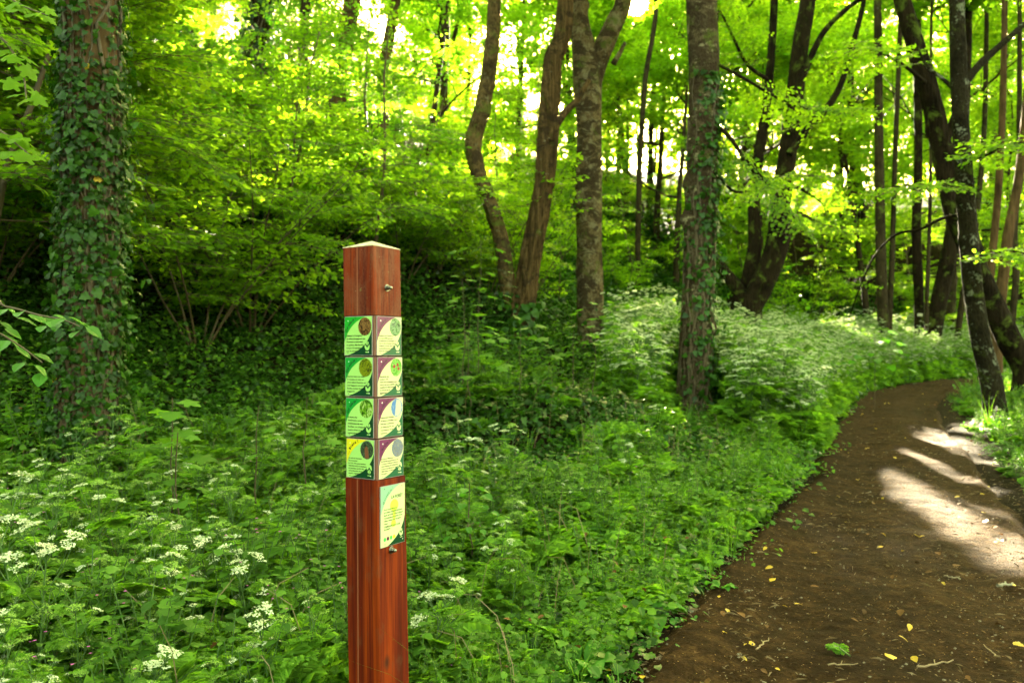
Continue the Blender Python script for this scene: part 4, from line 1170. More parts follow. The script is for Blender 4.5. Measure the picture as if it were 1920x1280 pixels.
# cut-leaved undergrowth of the near weeds
x, y, d, r = points(7600, 1.9, 11.5, 2, 1.08, 5.6, 1.1)
ds = np.interp(y, [3, 11], [7, 5]); m = keep_clear(x, y) & ~((np.exp(-(((x - .15) / 1.7) ** 2 + ((y - 8.8) / 1.5) ** 2)) > .3) & (r.random(len(x)) < .93)) & (fbm(x * 1.6, y * 1.6, 91, 2) > -.35)
m &= ~((d < 2.0) & (y < 5) & (x > -.4) & ((fbm(x * 1.3, y * 1.3, 88, 2) > -.05) | (r.random(len(x)) < .35)))
x, y, d = x[m], y[m], d[m]
sc = r.uniform(.55, 1.25, len(x)) * np.where((np.abs(960 + FPX * x / y - 1300) < 70) & (y > 7.5), .45, 1) * np.interp(d, [1.0, 1.7, 2.4], [.45, .8, 1.0]) * (1.05 + .5 * fbm(x * 1.7, y * 1.7, 97, 2))
idx = np.where(r.random(len(x)) < .84, r.integers(0, 4, len(x)), 4 + r.integers(0, 5, len(x)))
scatter_stuff('undergrowth', TUFT + HERB, np.stack([x, y, H(x, y) - .01], -1), r.uniform(0, 6.28, len(x)), tilt_of(x, y, .4), sc, idx, 'fern-like green undergrowth filling the bank between the post and the path')
# low small leaves at the path's edges, on the right bank and round the foot of the weeds
x, y, d, r = points(5200, 2.6, 22, 3, -6, 3.0, 1.2)
dens = np.where(d > 0, np.clip((d - .80) / .6, 0, 1), np.clip((-d - .95) / .4, 0, 1) * np.where(fbm(x * .8, y * .8, 95, 3) > -.15, 1, .12))
m = keep_clear(x, y) & (r.random(len(x)) < dens); x, y, d = x[m], y[m], d[m]
scatter_stuff('low_ground_plants', SMALL + GRASS, np.stack([x, y, H(x, y) - .005], -1), r.uniform(0, 6.28, len(x)), tilt_of(x, y), r.uniform(.6, 1.3, len(x)) * np.interp(y, [3, 20], [.9, 1.8]), np.where(r.random(len(x)) < .85, r.integers(0, 6, len(x)), 6 + r.integers(0, 3, len(x))), 'low small-leaved plants along both edges of the path')
x, y, d, r = points(2600, 4.2, 18, 8, -4.5, -.86, 1.1, 1400, 2100)
m = (r.random(len(x)) < np.interp(-d, [.86, 1.3], [.35, .95])) & (fbm(x * 1.1, y * 1.1, 93, 3) > -.35); x, y, d = x[m], y[m], d[m]
scatter_stuff('bank_herbs', SMALL + HERB + TUFT, np.stack([x, y, H(x, y) - .005], -1), r.uniform(0, 6.28, len(x)), tilt_of(x, y), r.uniform(.5, 1.0, len(x)) * np.interp(-d, [.9, 1.8], [.55, 1]), np.where(r.random(len(x)) < .7, r.integers(0, 6, len(x)), 6 + r.integers(0, 9, len(x))), 'small herbs on the bank right of the path')
# leafy plants right of the path, further on
x, y, d, r = points(1500, 8, 34, 4, -9, -1.9, 1.0, 1400, 2060)
m = r.random(len(x)) < np.interp(-d, [1.9, 3.2], [.25, 1]); x, y, d = x[m], y[m], d[m]
scatter_stuff('bank_undergrowth', TUFT_L + HERB, np.stack([x, y, H(x, y) - .01], -1), r.uniform(0, 6.28, len(x)), tilt_of(x, y, .4), r.uniform(.7, 1.4, len(x)), r.integers(0, 8, len(x)), 'green undergrowth on the bank right of the path')

# --- cow parsley, plant by plant (the nearest 300), the rest as a mass
x, y, d, r = points(3600, 2.0, 34, 5, 1.3, 5.4, 1.15)
lim = np.interp(y, [2, 6, 9, 12, 34], [5.2, 4.6, 3.2, 3.4, 4.6])
dens = np.where(y < 10, .40, 1.0) * np.where((y < 9) & (d < 2.2), .8, 1)
# a thick flowering bank between the tall trunk and the path
dens = np.where((y > 10.5) & (d < 3.6), 1.0, dens) * np.where((y < 7.5) & (x < .5) & (x > -1.7), .55, 1)
onm = np.exp(-(((x - .15) / 1.7) ** 2 + ((y - 8.8) / 1.5) ** 2)) > .45
m = keep_clear(x, y) & (d < lim) & (r.random(len(x)) < dens) & ~onm & ~((np.abs(x - .15) < 1.5) & (y > 6.6) & (y < 9.6))
for (bx, by, *_z) in (base_big, base_frk, base_brd): m &= np.hypot(x - bx, y - by) > .4
m &= ~((y < 3.4) & (x > -.35)) & ~((y < 5) & (d < 1.9) & (x > 0))
x, y, d = x[m], y[m], d[m]
order = np.argsort(y); x, y, d = x[order], y[order], d[order]
near = min(300, len(x))
m = ~((np.abs(960 + FPX * x / y - 1300) < 75) & (y > 7.5) & (y < 11.6)); x, y, d = x[m], y[m], d[m]
near = min(300, len(x)); zz = H(x, y)
hs = r.uniform(.55, 1.12, len(x)) * np.where(y > 7, np.interp(d, [1.2, 1.8, 3], [.85, 1.05, 1.08]), np.interp(d, [1.3, 2.0, 3], [.5, .82, 1])) * np.interp(y, [2, 4.5, 10, 16], [.66, .82, .95, 1.2])
kinds_ = np.where(r.random(len(x)) < np.where(y > 9.5, .85, np.where(960 + FPX * x / y < 540, .17, .05)), r.integers(0, 4, len(x)), 4 + r.integers(0, 2, len(x)))
for i in range(near):
    o = link('cow_parsley', PARS[kinds_[i]])
    o.location = (x[i], y[i], zz[i] - .01); o.rotation_euler = (r.normal(0, .06), r.normal(0, .06), r.uniform(0, 6.28)); o.scale = (hs[i],) * 3
    px = 960 + FPX * x[i] / y[i]
    where = 'left of the ivy-clad trunk' if px < 100 else 'in front of the ivy-clad trunk' if px < 290 else 'midway between ivy-clad trunk and post' if px < 470 else 'just left of the post' if px < 660 else \
            'just right of the post' if px < 900 else 'below the dark ivy mound' if px < 1150 and y[i] < 8 else 'beside the dirt path edge' if y[i] < 9 else 'behind the dark ivy mound' if px < 1200 else 'round the tall pale-patched trunk'
    dist = 'nearest' if y[i] < 3.6 else 'near' if y[i] < 5.5 else 'further' if y[i] < 8.5 else 'distant'
    what = 'leafy cow parsley in green bud' if kinds_[i] >= 4 else 'cow parsley with white flower heads'
    tag(o, '%s %s %s' % (dist, what, where), 'wildflower', '%s cow parsleys %s %s' % (dist, 'in bud' if kinds_[i] >= 4 else 'in flower', where))
x, y, d, zz, hs = x[near:], y[near:], d[near:], zz[near:], hs[near:]
x2, y2, d2, r = points(3400, 9.5, 36, 6, 1.05, 4.6, .9, 1150, 1900)
m = (np.hypot(x2 - base_big[0], y2 - base_big[1]) > .4) & ~((np.abs(960 + FPX * x2 / y2 - 1300) < 75) & (y2 < 11.6)); x2, y2, d2 = x2[m], y2[m], d2[m]
x = np.concatenate([x, x2]); y = np.concatenate([y, y2]); d = np.concatenate([d, d2])
hs = np.concatenate([hs, r.uniform(.95, 1.35, len(x2)) * np.interp(d2, [1.05, 1.6], [.82, 1.08])])
if len(x): scatter_stuff('cow_parsley_bank', PARS_L, np.stack([x, y, H(x, y) - .01], -1), r.uniform(0, 6.28, len(x)), r.normal(0, .07, (len(x), 2)), hs, r.integers(0, 4, len(x)), 'mass of flowering cow parsley lining the left side of the path into the distance')

# --- tall flowering stems seen one by one at the left
def near_parsley(px, py, y, seed, label, h=None):
    p = at(px, py, y); z = Hs(p[0], p[1]); hh = p[2] - z
    o = link('cow_parsley', cow_parsley(seed, hh, 1.0, .9)); o.location = (p[0], p[1], z)
    return tag(o, label, 'wildflower')
near_parsley(45, 885, 2.9, 901, 'cow parsley with two white heads at the left edge, taller than its neighbours')
near_parsley(75, 1000, 2.7, 902, 'white-headed cow parsley just below the tallest one at the left edge')
near_parsley(430, 990, 3.6, 903, 'dense white-flowering cow parsley midway between ivy-clad trunk and post')
near_parsley(360, 1010, 3.4, 904, 'white-flowering cow parsley just left of the densest flower heads')
near_parsley(470, 1040, 3.3, 905, 'white-flowering cow parsley standing nearest the left side of the post')
near_parsley(280, 1060, 3.1, 906, 'small white-flowering cow parsley in front of the ivy-clad trunk')
near_parsley(500, 1150, 2.9, 907, 'low cow parsley with white heads beside the foot of the post')
near_parsley(270, 1235, 2.5, 908, 'lowest cow parsley, its small white heads near the bottom edge')
near_parsley(960, 790, 6.2, 909, 'tall cow parsley with white heads in front of the dark ivy mound')
near_parsley(880, 800, 6.0, 910, 'cow parsley with green-white heads between the post and the dark ivy mound')
near_parsley(1225, 765, 8.6, 911, 'cow parsley with broad white heads just left of the tall trunk foot')
near_parsley(805, 1120, 3.3, 912, 'small-headed cow parsley immediately right of the post')

# --- broad-leaved plants at the path side
DOCK = [dock(950), dock(951, 7, .22), dock(952, 6, .28)]
for i, (px, py, s, lab) in enumerate([(1090, 1235, 1.1, 'broad-leaved green plant with upright leaves at the bottom edge of the weeds'),
        (1235, 1130, .9, 'broad-leaved plant beside the corner of the dirt path'), (1352, 1080, .6, 'small broad-leaved rosette at the edge of the dirt path'),
        (960, 1225, .8, 'low broad-leaved plant nearest the right side of the post'), (1000, 1060, .9, 'broad-leaved plant half hidden in ferny weeds right of the post')]):
    p = on_ground(px, py + 30); o = link('broad_leaved_plant', DOCK[i % 3]); o.location = (p[0], p[1], Hs(p[0], p[1])); o.scale = (s,) * 3; o.rotation_euler = (0, 0, i * 1.3)
    tag(o, lab, 'plant')

# --- maple and elder seedlings with leaves one can pick out
mbp = MB(); leaves(mbp, [[0, 0, 0]], [[1, 0, 0]], [[0, 0, 1]], [1], LEAF_MAPLE, 0, [.7]); LM = mbp.mesh('leaf', [M['leaf_herb']])
mbp = MB(); leaves(mbp, [[0, 0, 0]], [[1, 0, 0]], [[0, 0, 1]], [1], LEAF_MAPLE, 0, [.9]); LY = mbp.mesh('leaf', [M['leaf_young']])
mbp = MB(); leaves(mbp, [[0, 0, 0]], [[1, 0, 0]], [[0, 0, 1]], [1], LEAF_OVAL, 0, [.6]); LO = mbp.mesh('leaf', [M['leaf_broad']])
def seedling(name, px, py, y, label, n, size, spread, lm, seed, cat='sapling', height=None):
    """a seedling whose leafy top is at a pixel; every leaf is a part"""
    r = np.random.default_rng(seed); top = at(px, py, y); z = Hs(top[0], top[1]); h = top[2] - z
    t = thing(name, (top[0], top[1], z), label, cat)
    C = np.array([[r.normal(0, .012), r.normal(0, .012), h * q] for q in np.linspace(0, 1, 6)])
    V, F = tube(C, np.linspace(.006, .0025, 6), 5); mb = MB(); mb.add(V, F, 0, smooth=True); mb.obj('stem', [M['twig']], t)
    mb = MB()
    for i in range(n):
        a = i * 2.4 + r.uniform(-.3, .3); f = 1 - .5 * (i / n) ** 1.3; rr = spread * (.35 + .65 * math.sqrt((i + .5) / n))
        p0 = np.array([0, 0, h * (f - .06)]); p1 = p0 + np.array([math.cos(a) * rr, math.sin(a) * rr, .05 * h * r.uniform(-.5, 1.2)])
        V, F = tube(np.array([p0, (p0 + p1) / 2 + [0, 0, .01], p1]), .0012, 3); mb.add(V, F, 0)
        o = link('leaf', lm, t); s = size * r.uniform(.7, 1.15)
        F_ = frame([math.cos(a), math.sin(a), r.uniform(-.35, .0)], [r.normal(0, .18), r.normal(-.1, .18), 1])
        mt = Matrix(F_.tolist()).to_4x4(); mt.translation = Vector(p1.tolist()); o.matrix_local = mt @ Matrix.Diagonal((s, s, s, 1))
    mb.obj('leaf_stalks', [M['stem']], t)['kind'] = 'stuff'
seedling('maple_seedling', 322, 745, 4.7, 'pale maple seedling with broad flat pointed leaves right of the ivy-clad trunk', 11, .15, .13, LM, 1)
seedling('maple_seedling', 330, 810, 4.3, 'smaller maple seedling just under the broad pale maple leaves', 12, .085, .13, LM, 2)
seedling('maple_seedling', 575, 745, 5.6, 'maple seedling with pointed leaves close left of the post', 12, .10, .16, LM, 3)
seedling('maple_seedling', 880, 608, 8.2, 'thin seedling with flat pale leaves right of the post, below the crooked trunk', 16, .13, .36, LM, 4)
seedling('maple_seedling', 975, 610, 8.6, 'thin seedling with flat pale leaves in front of the stringy trunk foot', 16, .13, .36, LM, 5)
seedling('maple_seedling', 1115, 560, 9.4, 'tall thin seedling with flat leaves in front of the forked trunk foot', 16, .12, .34, LM, 6)
seedling('maple_seedling', 1075, 620, 9.0, 'lower seedling with flat leaves left of the forked trunk foot', 12, .12, .3, LM, 7)
seedling('maple_seedling', 900, 450, 9.6, 'tall seedling with pale flat leaves between the post and the crooked trunk', 22, .12, .45, LM, 8)
seedling('maple_seedling', 870, 520, 9.0, 'spindly seedling with tiered leaves just left of the crooked trunk', 18, .11, .42, LM, 9)
seedling('maple_seedling', 1640, 620, 15, 'seedling with large dark-green leaves over the cow parsley near the path bend', 20, .22, .55, LO, 10)
seedling('maple_seedling', 480, 760, 5.2, 'bushy maple seedling in the weeds between the ivy-clad trunk and the post', 16, .07, .16, LM, 11)
seedling('wood_nettle', 880, 905, 4.6, 'pale green herb with paired leaves right of the post at panel height', 22, .07, .16, LO, 12, 'plant')

# hazel and lime twigs reaching in at the left edge, each leaf a part
def side_branch(px, depth, width, n, size, lm, seed, label, name='leafy_branch'):
    r = np.random.default_rng(seed); dep = np.linspace(depth[0], depth[1], len(px))
    P = np.array([at(a, b, d) for (a, b), d in zip(px, dep)]); base = P[0].copy()
    foot = np.array([base[0] - 1.2, base[1] + .2, Hs(base[0] - 1.2, base[1] + .2)])
    P = np.vstack([foot, foot + (base - foot) * [.25, .25, .7], P]) - foot
    t = thing(name, foot, label, 'shrub')
    rad = np.concatenate([[.014, .011], np.array(width) / FPX * dep / 2])
    C = catmull(P, 5); V, F = tube(C, np.interp(np.linspace(0, 1, len(C)), np.linspace(0, 1, len(rad)), rad), 6)
    mb = MB(); mb.add(V, F, 0, smooth=True); mb.obj('stem', [M['twig']], t)
    q0 = 10
    for i in range(n):
        f = q0 + (len(C) - 1 - q0) * (i + .5) / n; i0 = min(int(f), len(C) - 2); p = C[i0] + (C[i0 + 1] - C[i0]) * (f - i0); d = unit(C[i0 + 1] - C[i0])
        sgn = 1 if i % 2 else -1; hh = unit(np.cross(d, [0, 0, 1])) * sgn
        a = unit(d * .6 + hh * r.uniform(.5, 1) + np.array([0, 0, r.uniform(-.45, .0)])); s = size * r.uniform(.7, 1.15)
        p = p + a * .03 + r.normal(0, .02, 3)
        o = link('leaf', lm, t); F_ = frame(a, [r.normal(0, .25), -.35 + r.normal(0, .25), 1]); mt = Matrix(F_.tolist()).to_4x4(); mt.translation = Vector(p.tolist())
        o.matrix_local = mt @ Matrix.Diagonal((s, s, s, 1))
side_branch([(-60, 575), (10, 575), (70, 590), (120, 600), (150, 612)], (2.9, 2.7), [5, 5, 4, 3, 2], 18, .066, LO, 1, 'hazel twig with round pale leaves reaching in at mid height on the left edge')
side_branch([(-60, 600), (-10, 620), (40, 650), (80, 680)], (2.9, 2.7), [5, 4, 3, 2], 14, .066, LO, 2, 'lower hazel twig with round leaves on the left edge')
side_branch([(-80, 40), (0, 70), (40, 130), (50, 190)], (4.8, 4.4), [6, 5, 4, 2], 22, .10, LY, 3, 'bright pointed leaves hanging from a twig at the upper left edge')
side_branch([(-80, 230), (-10, 240), (30, 270), (55, 290)], (4.8, 4.4), [6, 5, 4, 2], 16, .11, LY, 4, 'pointed maple leaves on a twig at the left edge beside the ivy-clad trunk')
side_branch([(-80, -40), (-10, -20), (40, 10), (90, 30)], (4.8, 4.4), [6, 5, 4, 2], 22, .10, LY, 5, 'bright leafy twig in the top left corner')

# --- things lying on the path
def zpath(x, y): return float(np.interp(d_path(x, y)[1][0], _base_y, _base_z)) + .03
leafm = []
for i in range(4):
    mb = MB(); tv, tf = [LEAF_OVAL, LEAF_MAPLE_S, LEAF_OVAL, LEAF_LONG][i]
    mb.add(tv * [1, [1, 1, .7, 1.3][i], 1] + [0, 0, .13], tf, 0, .5); leafm.append([mb.mesh('fallen_leaf', [M[k]]) for k in ('leaf_yellow', 'leaf_brown')])
FL = [(1450, 1075, .05, 0), (1453, 1100, .05, 0), (1437, 1035, .045, 0), (1490, 1147, .05, 0), (1383, 1163, .055, 1), (1712, 1010, .05, 0), (1735, 1015, .045, 0), (1651, 1009, .045, 0), (1529, 1049, .05, 0),
      (1660, 1247, .06, 0), (1705, 1187, .05, 0), (1684, 1206, .045, 0), (1690, 1157, .05, 1), (1636, 1186, .045, 1), (1595, 1174, .04, 1), (1515, 925, .05, 0), (1610, 905, .05, 0), (1622, 847, .07, 2), (1675, 863, .06, 2), (1465, 1000, .04, 1),
      (1790, 1075, .06, 1), (1900, 1222, .05, 2), (1436, 1185, .045, 1), (1545, 1105, .04, 1), (1765, 1220, .05, 1), (1855, 985, .05, 0), (1310, 1240, .05, 1), (1355, 1200, .045, 0), (1620, 780, .07, 0), (1660, 760, .07, 0), (1600, 1240, .04, 1), (1730, 1100, .04, 1)]
for i, (px, py, s, k) in enumerate(FL):
    p = on_ground(px, py); dirt = abs(d_path(p[0], p[1])[0][0]) < 1
    z = zpath(p[0], p[1]) if dirt else Hs(p[0], p[1]) + .02
    o = link('fallen_leaf', leafm[i % 4][1 if k == 1 else 0]); o.location = (p[0], p[1], z); o.scale = (s,) * 3; o.rotation_euler = (rng.normal(0, .25), rng.normal(0, .25), rng.uniform(0, 6.28))
    far_ = py < 960
    lab = ('withered brown leaf' if k == 1 else 'yellow fallen leaf') + ' lying on the dirt path, ' + ('beyond the sun patch' if far_ else 'nearer than the sun patch')
    tag(o, lab, 'leaf', ('brown' if k == 1 else 'yellow') + ' leaves fallen on the path ' + ('beyond' if far_ else 'before') + ' the sun patch')
def stick(px, py, L, rad, a, label, mat='dry', name='twig', pale=False):
    p = on_ground(px, py); z = zpath(p[0], p[1]) + rad * .6; n = 7; q = np.linspace(-.5, .5, n); r = np.random.default_rng(int(px))
    C = np.stack([q * L * math.cos(a) + r.normal(0, L * .03, n), q * L * math.sin(a) + r.normal(0, L * .03, n), np.abs(r.normal(0, .006, n))], -1)
    V, F = tube(C, rad * np.linspace(1, .5, n), 6); mb = MB(); mb.add(V, F, 0, smooth=True)
    V, F = tube(np.array([C[3], C[3] + [L * .15 * math.cos(a + .8), L * .15 * math.sin(a + .8), .01]]), rad * .5, 5); mb.add(V, F, 0, smooth=True)
    o = mb.obj(name, [M[mat]]); o.location = (p[0], p[1], z); return tag(o, label, 'twig')
M['pale_wood'] = bark_mat('bleached_wood', (.12, .10, .07), (.30, .26, .19), 20, .3, 0, 0, 0, .4, dist=.01)
stick(1885, 1108, .12, .010, .35, 'bleached broken piece of wood on the dark right side of the path', 'pale_wood', 'wood_piece')
stick(1785, 1095, .08, .004, 2.6, 'pale forked twig in the middle right of the path', 'pale_wood')
stick(1430, 1225, .16, .004, .9, 'thin curved twig near the lower left edge of the path')
stick(1580, 1265, .13, .004, .1, 'thin twig at the bottom edge of the path below the small green sprig')
stick(1755, 1262, .2, .005, .4, 'long brown twig near the bottom edge right of the yellow leaf')
stick(1480, 985, .16, .004, 2.2, 'thin twig where the weeds meet the path left of the sun patch')
stick(1860, 1240, .12, .004, 1.5, 'short twig in the dark corner right of the path')
p = on_ground(1570, 1232)
mb = MB(); r0 = np.random.default_rng(4)
for i in range(7): frond(mb, np.array([0, 0, .01]), i * .9, .048, r0.uniform(.1, .5), r0, 5)
V, F = tube(np.array([[0, 0, .012], [.01, -.05, .008], [.015, -.10, .008]]), .004, 5); mb.add(V, F, 1, smooth=True)
o = mb.obj('leafy_sprig', PM); o.location = (p[0], p[1], zpath(p[0], p[1])); tag(o, 'torn green sprig lying on the path near the bottom edge', 'sprig')

# litter nobody could count: chips, small dead leaves, crumbs of soil
mb = MB(); r = np.random.default_rng(12)
def litter(n, y0, y1, dmin, dmax, size, tmpl, mat, seed, power=1.4):
    x, y, d, r = points(n, y0, y1, seed, dmin, dmax, power, 600, 2050)
    m = r.random(len(x)) < np.clip(.15 + .75 * (fbm(x * 1.6, y * 1.6, 71, 3) + .25) + .55 * (np.abs(d) - .5), .08, 1); x, y, d = x[m], y[m], d[m]
    inside = np.abs(d) < .98; z = np.where(inside, np.interp(d_path(x, y)[1], _base_y, _base_z) + .022, H(x, y) + .012)
    a = r.uniform(0, 6.28, len(x))
    leaves(mb, np.stack([x, y, z], -1), np.stack([np.cos(a), np.sin(a), r.normal(0, .15, len(x))], -1), np.stack([r.normal(0, .3, len(x)), r.normal(0, .3, len(x)), np.ones(len(x))], -1), size * r.uniform(.4, 1.4, len(x)), tmpl, mat, r.random(len(x)))
litter(11000, 2.6, 14, -1.3, 1.5, .014, (LEAF4[0] * [1, .5, 1], LEAF4[1]), 0, 1)
litter(1100, 2.6, 22, -2.6, 1.6, .035, LEAF_OVAL, 1, 2, 1.2)
litter(520, 2.6, 26, -2.4, 1.5, .032, LEAF_OVAL, 2, 3, 1.0)
litter(3200, 2.6, 12, -1.2, 1.4, .05, (LEAF4[0] * [1, .08, 1], LEAF4[1]), 0, 4)
lo = mb.obj('leaf_litter', [M['dry'], M['leaf_brown'], M['leaf_yellow']]); tag(lo, 'dry chips, dead leaves and stalks strewn over the path', kind='stuff')
t = NT('stone'); M['stone'] = t.surf(t.mix((.10, .08, .055), (.20, .17, .13), t.noise(t.co(), 30)), .85, .3)
mb = MB(); x, y, d, r = points(700, 2.6, 13, 15, -1.2, 1.2, 1.3, 900, 2050)
oc = np.array([(1, 0, 0), (-1, 0, 0), (0, 1, 0), (0, -1, 0), (0, 0, .7), (0, 0, -.7)], float); of = np.array([(0, 2, 4), (2, 1, 4), (1, 3, 4), (3, 0, 4), (2, 0, 5), (1, 2, 5), (3, 1, 5), (0, 3, 5)])
for i in range(len(x)): mb.add(oc * r.uniform(.5, 1.2, (6, 1)) * r.uniform(.003, .010) + [x[i], y[i], np.interp(y[i], _base_y, _base_z) + .02], of, 0, smooth=False)
tag(mb.obj('path_gravel', [M['stone']]), 'small crumbs of soil and stone on the path', kind='stuff')

# dry stalks, dead leaves and tall grass caught in the weeds
mb = MB(); x, y, d, r = points(420, 2.2, 11, 41, 1.2, 5.5, 1.1); m = keep_clear(x, y); x, y = x[m], y[m]
for i in range(len(x)):
    h = r.uniform(.15, .55); a = r.uniform(0, 6.28); l = r.uniform(.1, .7)
    C = np.array([[x[i] + math.cos(a) * l * h * q * q, y[i] + math.sin(a) * l * h * q * q, 0] for q in (0, .35, .7, 1)]); C[:, 2] = Hs(x[i], y[i]) + h * np.array([0, .38, .72, .95 - .3 * l])
    V, F = tube(C, np.linspace(.0025, .0012, 4), 3); mb.add(V, F, 0)
n = 500; x, y, d, r = points(n, 2.4, 12, 42, 1.0, 6, 1.1); n = len(x); a = r.uniform(0, 6.28, n)
leaves(mb, np.stack([x, y, H(x, y) + r.uniform(.02, .26, n)], -1), np.stack([np.cos(a), np.sin(a), r.normal(0, .3, n)], -1), np.stack([r.normal(0, .4, n), r.normal(0, .4, n), np.ones(n)], -1), r.uniform(.018, .042, n), LEAF_OVAL, 1, r.random(n))
tag(mb.obj('dead_stalks', [M['dry'], M['leaf_brown']]), 'dry stalks and dead leaves caught in the weeds', kind='stuff')
x, y, d, r = points(500, 2.2, 14, 43, .95, 5.5, 1.1); m = keep_clear(x, y) & (fbm(x, y, 44, 2) > .05); x, y = x[m], y[m]
GT = [grass_tuft(780, 18, .42), grass_tuft(781, 12, .5), grass_tuft(782, 20, .36)]
scatter_stuff('tall_grass', GT, np.stack([x, y, H(x, y)], -1), r.uniform(0, 6.28, len(x)), r.normal(0, .1, (len(x), 2)), r.uniform(.7, 1.3, len(x)), r.integers(0, 3, len(x)), 'tufts of tall grass among the weeds')

# --- far woods behind everything, and pockets of undergrowth under the far trees
mb = MB(); r = np.random.default_rng(31); n = 26000
az = r.uniform(-.75, .85, n); dist = r.uniform(80, 118, n); x = np.sin(az) * dist; y = np.cos(az) * dist
g = H(np.clip(x, -59, 79), np.clip(y, -13, 109)); hgt = r.random(n) ** 1.1 * 19; z = g + hgt
m = fbm(az * 16, z * .14, 55, 4) > -.10 + .012 * hgt; P = np.stack([x, y, z], -1)[m]; k = len(P); P = P[~blocked(P)]; k = len(P)
leaves(mb, P, r.normal(0, 1, (k, 3)), r.normal(0, .6, (k, 3)) + [0, 0, .6], r.uniform(.5, 1.3, k), LEAF4, 0, r.random(k))
tag(mb.obj('distant_woods', [M['leaf_young']]), 'far wood of bright leafy crowns closing the view behind the near trees', kind='stuff')

# ================================================================== THE SIGNPOST
PW = .140; D0 = 2.65
cx, cy_ = at(700, 665, D0)[:2]
post = thing('signpost', (cx, cy_ + .06, Hs(cx, cy_) - .05), 'square red-brown wooden post with four turning picture cubes and a sign about the forest', 'signpost')
post.rotation_euler = (0, 0, 0)
PB = np.array(post.location)
YAW = R(-3)  # set below
# horizontal face normals: left face looks left and towards the viewer, right face right and towards the viewer
ang = math.atan2(53.5, 59)         # shares of the two faces
# frame of the post: e1 runs along the left face, e2 along the right face
tL = np.array([math.cos(math.pi - 0.0), 0, 0])
aL = math.acos(59 / 79.5)
e1 = np.array([-math.cos(aL), math.sin(aL), 0])      # from the near corner along the left face (to the left and away)
e2 = np.array([math.sin(aL), math.cos(aL), 0])       # from the near corner along the right face
_va = math.atan(257 / FPX)          # the post is turned to face this spot on the path
_rot = np.array([[math.cos(_va), -math.sin(_va), 0], [math.sin(_va), math.cos(_va), 0], [0, 0, 1]])
e1, e2 = _rot @ e1, _rot @ e2
corner = at(703, 665, D0); corner[2] = 0
def V3(c): return np.asarray(c, float)
LEAN = -.0200
def post_xy(z):  # centre line, leaning a little to the left towards its top
    return corner + (e1 + e2) * PW / 2 + np.array([1, 0, 0]) * LEAN * (z - EYE)
def wood_mat(name, weather, pale=0.0):
    t = NT(name)
    g = t.noise(t.co((1, 1, .028)), 58, 6, .6, .4); g2 = t.noise(t.co((1, 1, .05)), 17, 4, .6, .7); f = t.noise(t.co((1, 1, .012)), 190, 3)
    k = t.math('ADD', t.math('MULTIPLY', g, .5), t.math('ADD', t.math('MULTIPLY', g2, .45), t.math('MULTIPLY', f, .2)))
    c = t.ramp(k, [(.40, (.030, .0016, .0003)), (.54, (.090, .0070, .0006)), (.68, (.20, .024, .0012)), (.85, (.30, .052, .003))]).outputs[0]
    # knots
    vr = t.n('TexVoronoi', Vector=t.co((1, 1, .55)), Scale=5.2)
    c = t.mix(c, (.030, .008, .004), t.ramp(vr.outputs['Distance'], [(.045, .9), (.10, 0)]).outputs[0])
    if weather > 0:
        n = t.noise(t.co((1, 1, .35)), 21, 8, .72, .4); n2 = t.noise(t.co(), 130, 4, .7)
        c = t.mix(c, (.16, .050, .024), t.ramp(t.math('ADD', t.math('MULTIPLY', n, .7), t.math('MULTIPLY', n2, .3)), [(.44, 0), (.62, weather)]).outputs[0])
        c = t.mix(c, (.16, .15, .05), t.ramp(t.noise(t.co(), 33, 7, .75), [(.63, 0), (.68, .7)]).outputs[0])
        c = t.mix(c, (.34, .33, .20), t.ramp(t.noise(t.co(), 210, 3, .6), [(.70, 0), (.74, .7)]).outputs[0])
    else:
        c = t.mix(c, (.30, .28, .20), t.ramp(t.noise(t.co((1, 1, .25)), 160, 3, .6), [(.76, 0), (.79, .6)]).outputs[0])
    # glued seam down the left face, fine drying cracks, splashed soil low down
    dt = t.n('VectorMath', _operation='DOT_PRODUCT', i0=t.co(), i1=tuple((e1).tolist())).outputs['Value']
    sx_ = float((corner - PB + e1 * PW * .56) @ e1)
    c = t.mix(c, (.30, .10, .05), t.ramp(t.math('ABSOLUTE', t.math('SUBTRACT', dt, sx_)), [(.0006, .75), (.0012, 0)]).outputs[0])
    ck = t.noise(t.co((1, 1, .02)), 120, 4, .7, .3)
    c = t.mix(c, (.012, .003, .001), t.ramp(ck, [(.69, 0), (.73, .85)]).outputs[0])
    gr = t.noise(t.co((1, 1, .5)), 14, 7, .7)
    c = t.mix(c, (.10, .055, .03), t.ramp(gr, [(.55, 0), (.75, .45)]).outputs[0])
    return t.surf(c, .6, .14, t.bump(k, .4, .005))
W_TOP = wood_mat('weathered_red_stained_wood', .75); W_LOW = wood_mat('red_stained_wood', 0)
t = NT('bleached_end_grain'); W_CAP = t.surf(t.ramp(t.math('ADD', t.math('MULTIPLY', t.noise(t.co(), 26, 6, .7), .6), t.math('MULTIPLY', t.noise(t.co((1, 1, 1)), 190, 3), .4)), [(.34, (.16, .12, .07)), (.5, (.42, .36, .25)), (.7, (.60, .55, .42))]).outputs[0], .85, .2, t.bump(t.noise(t.co(), 120, 4), .5, .003))
W_CORE = stem_mat('cube_core_wood', (.20, .085, .06))
METAL = NT('dull_steel').surf((.26, .25, .22), .3, .5, metal=1.0)
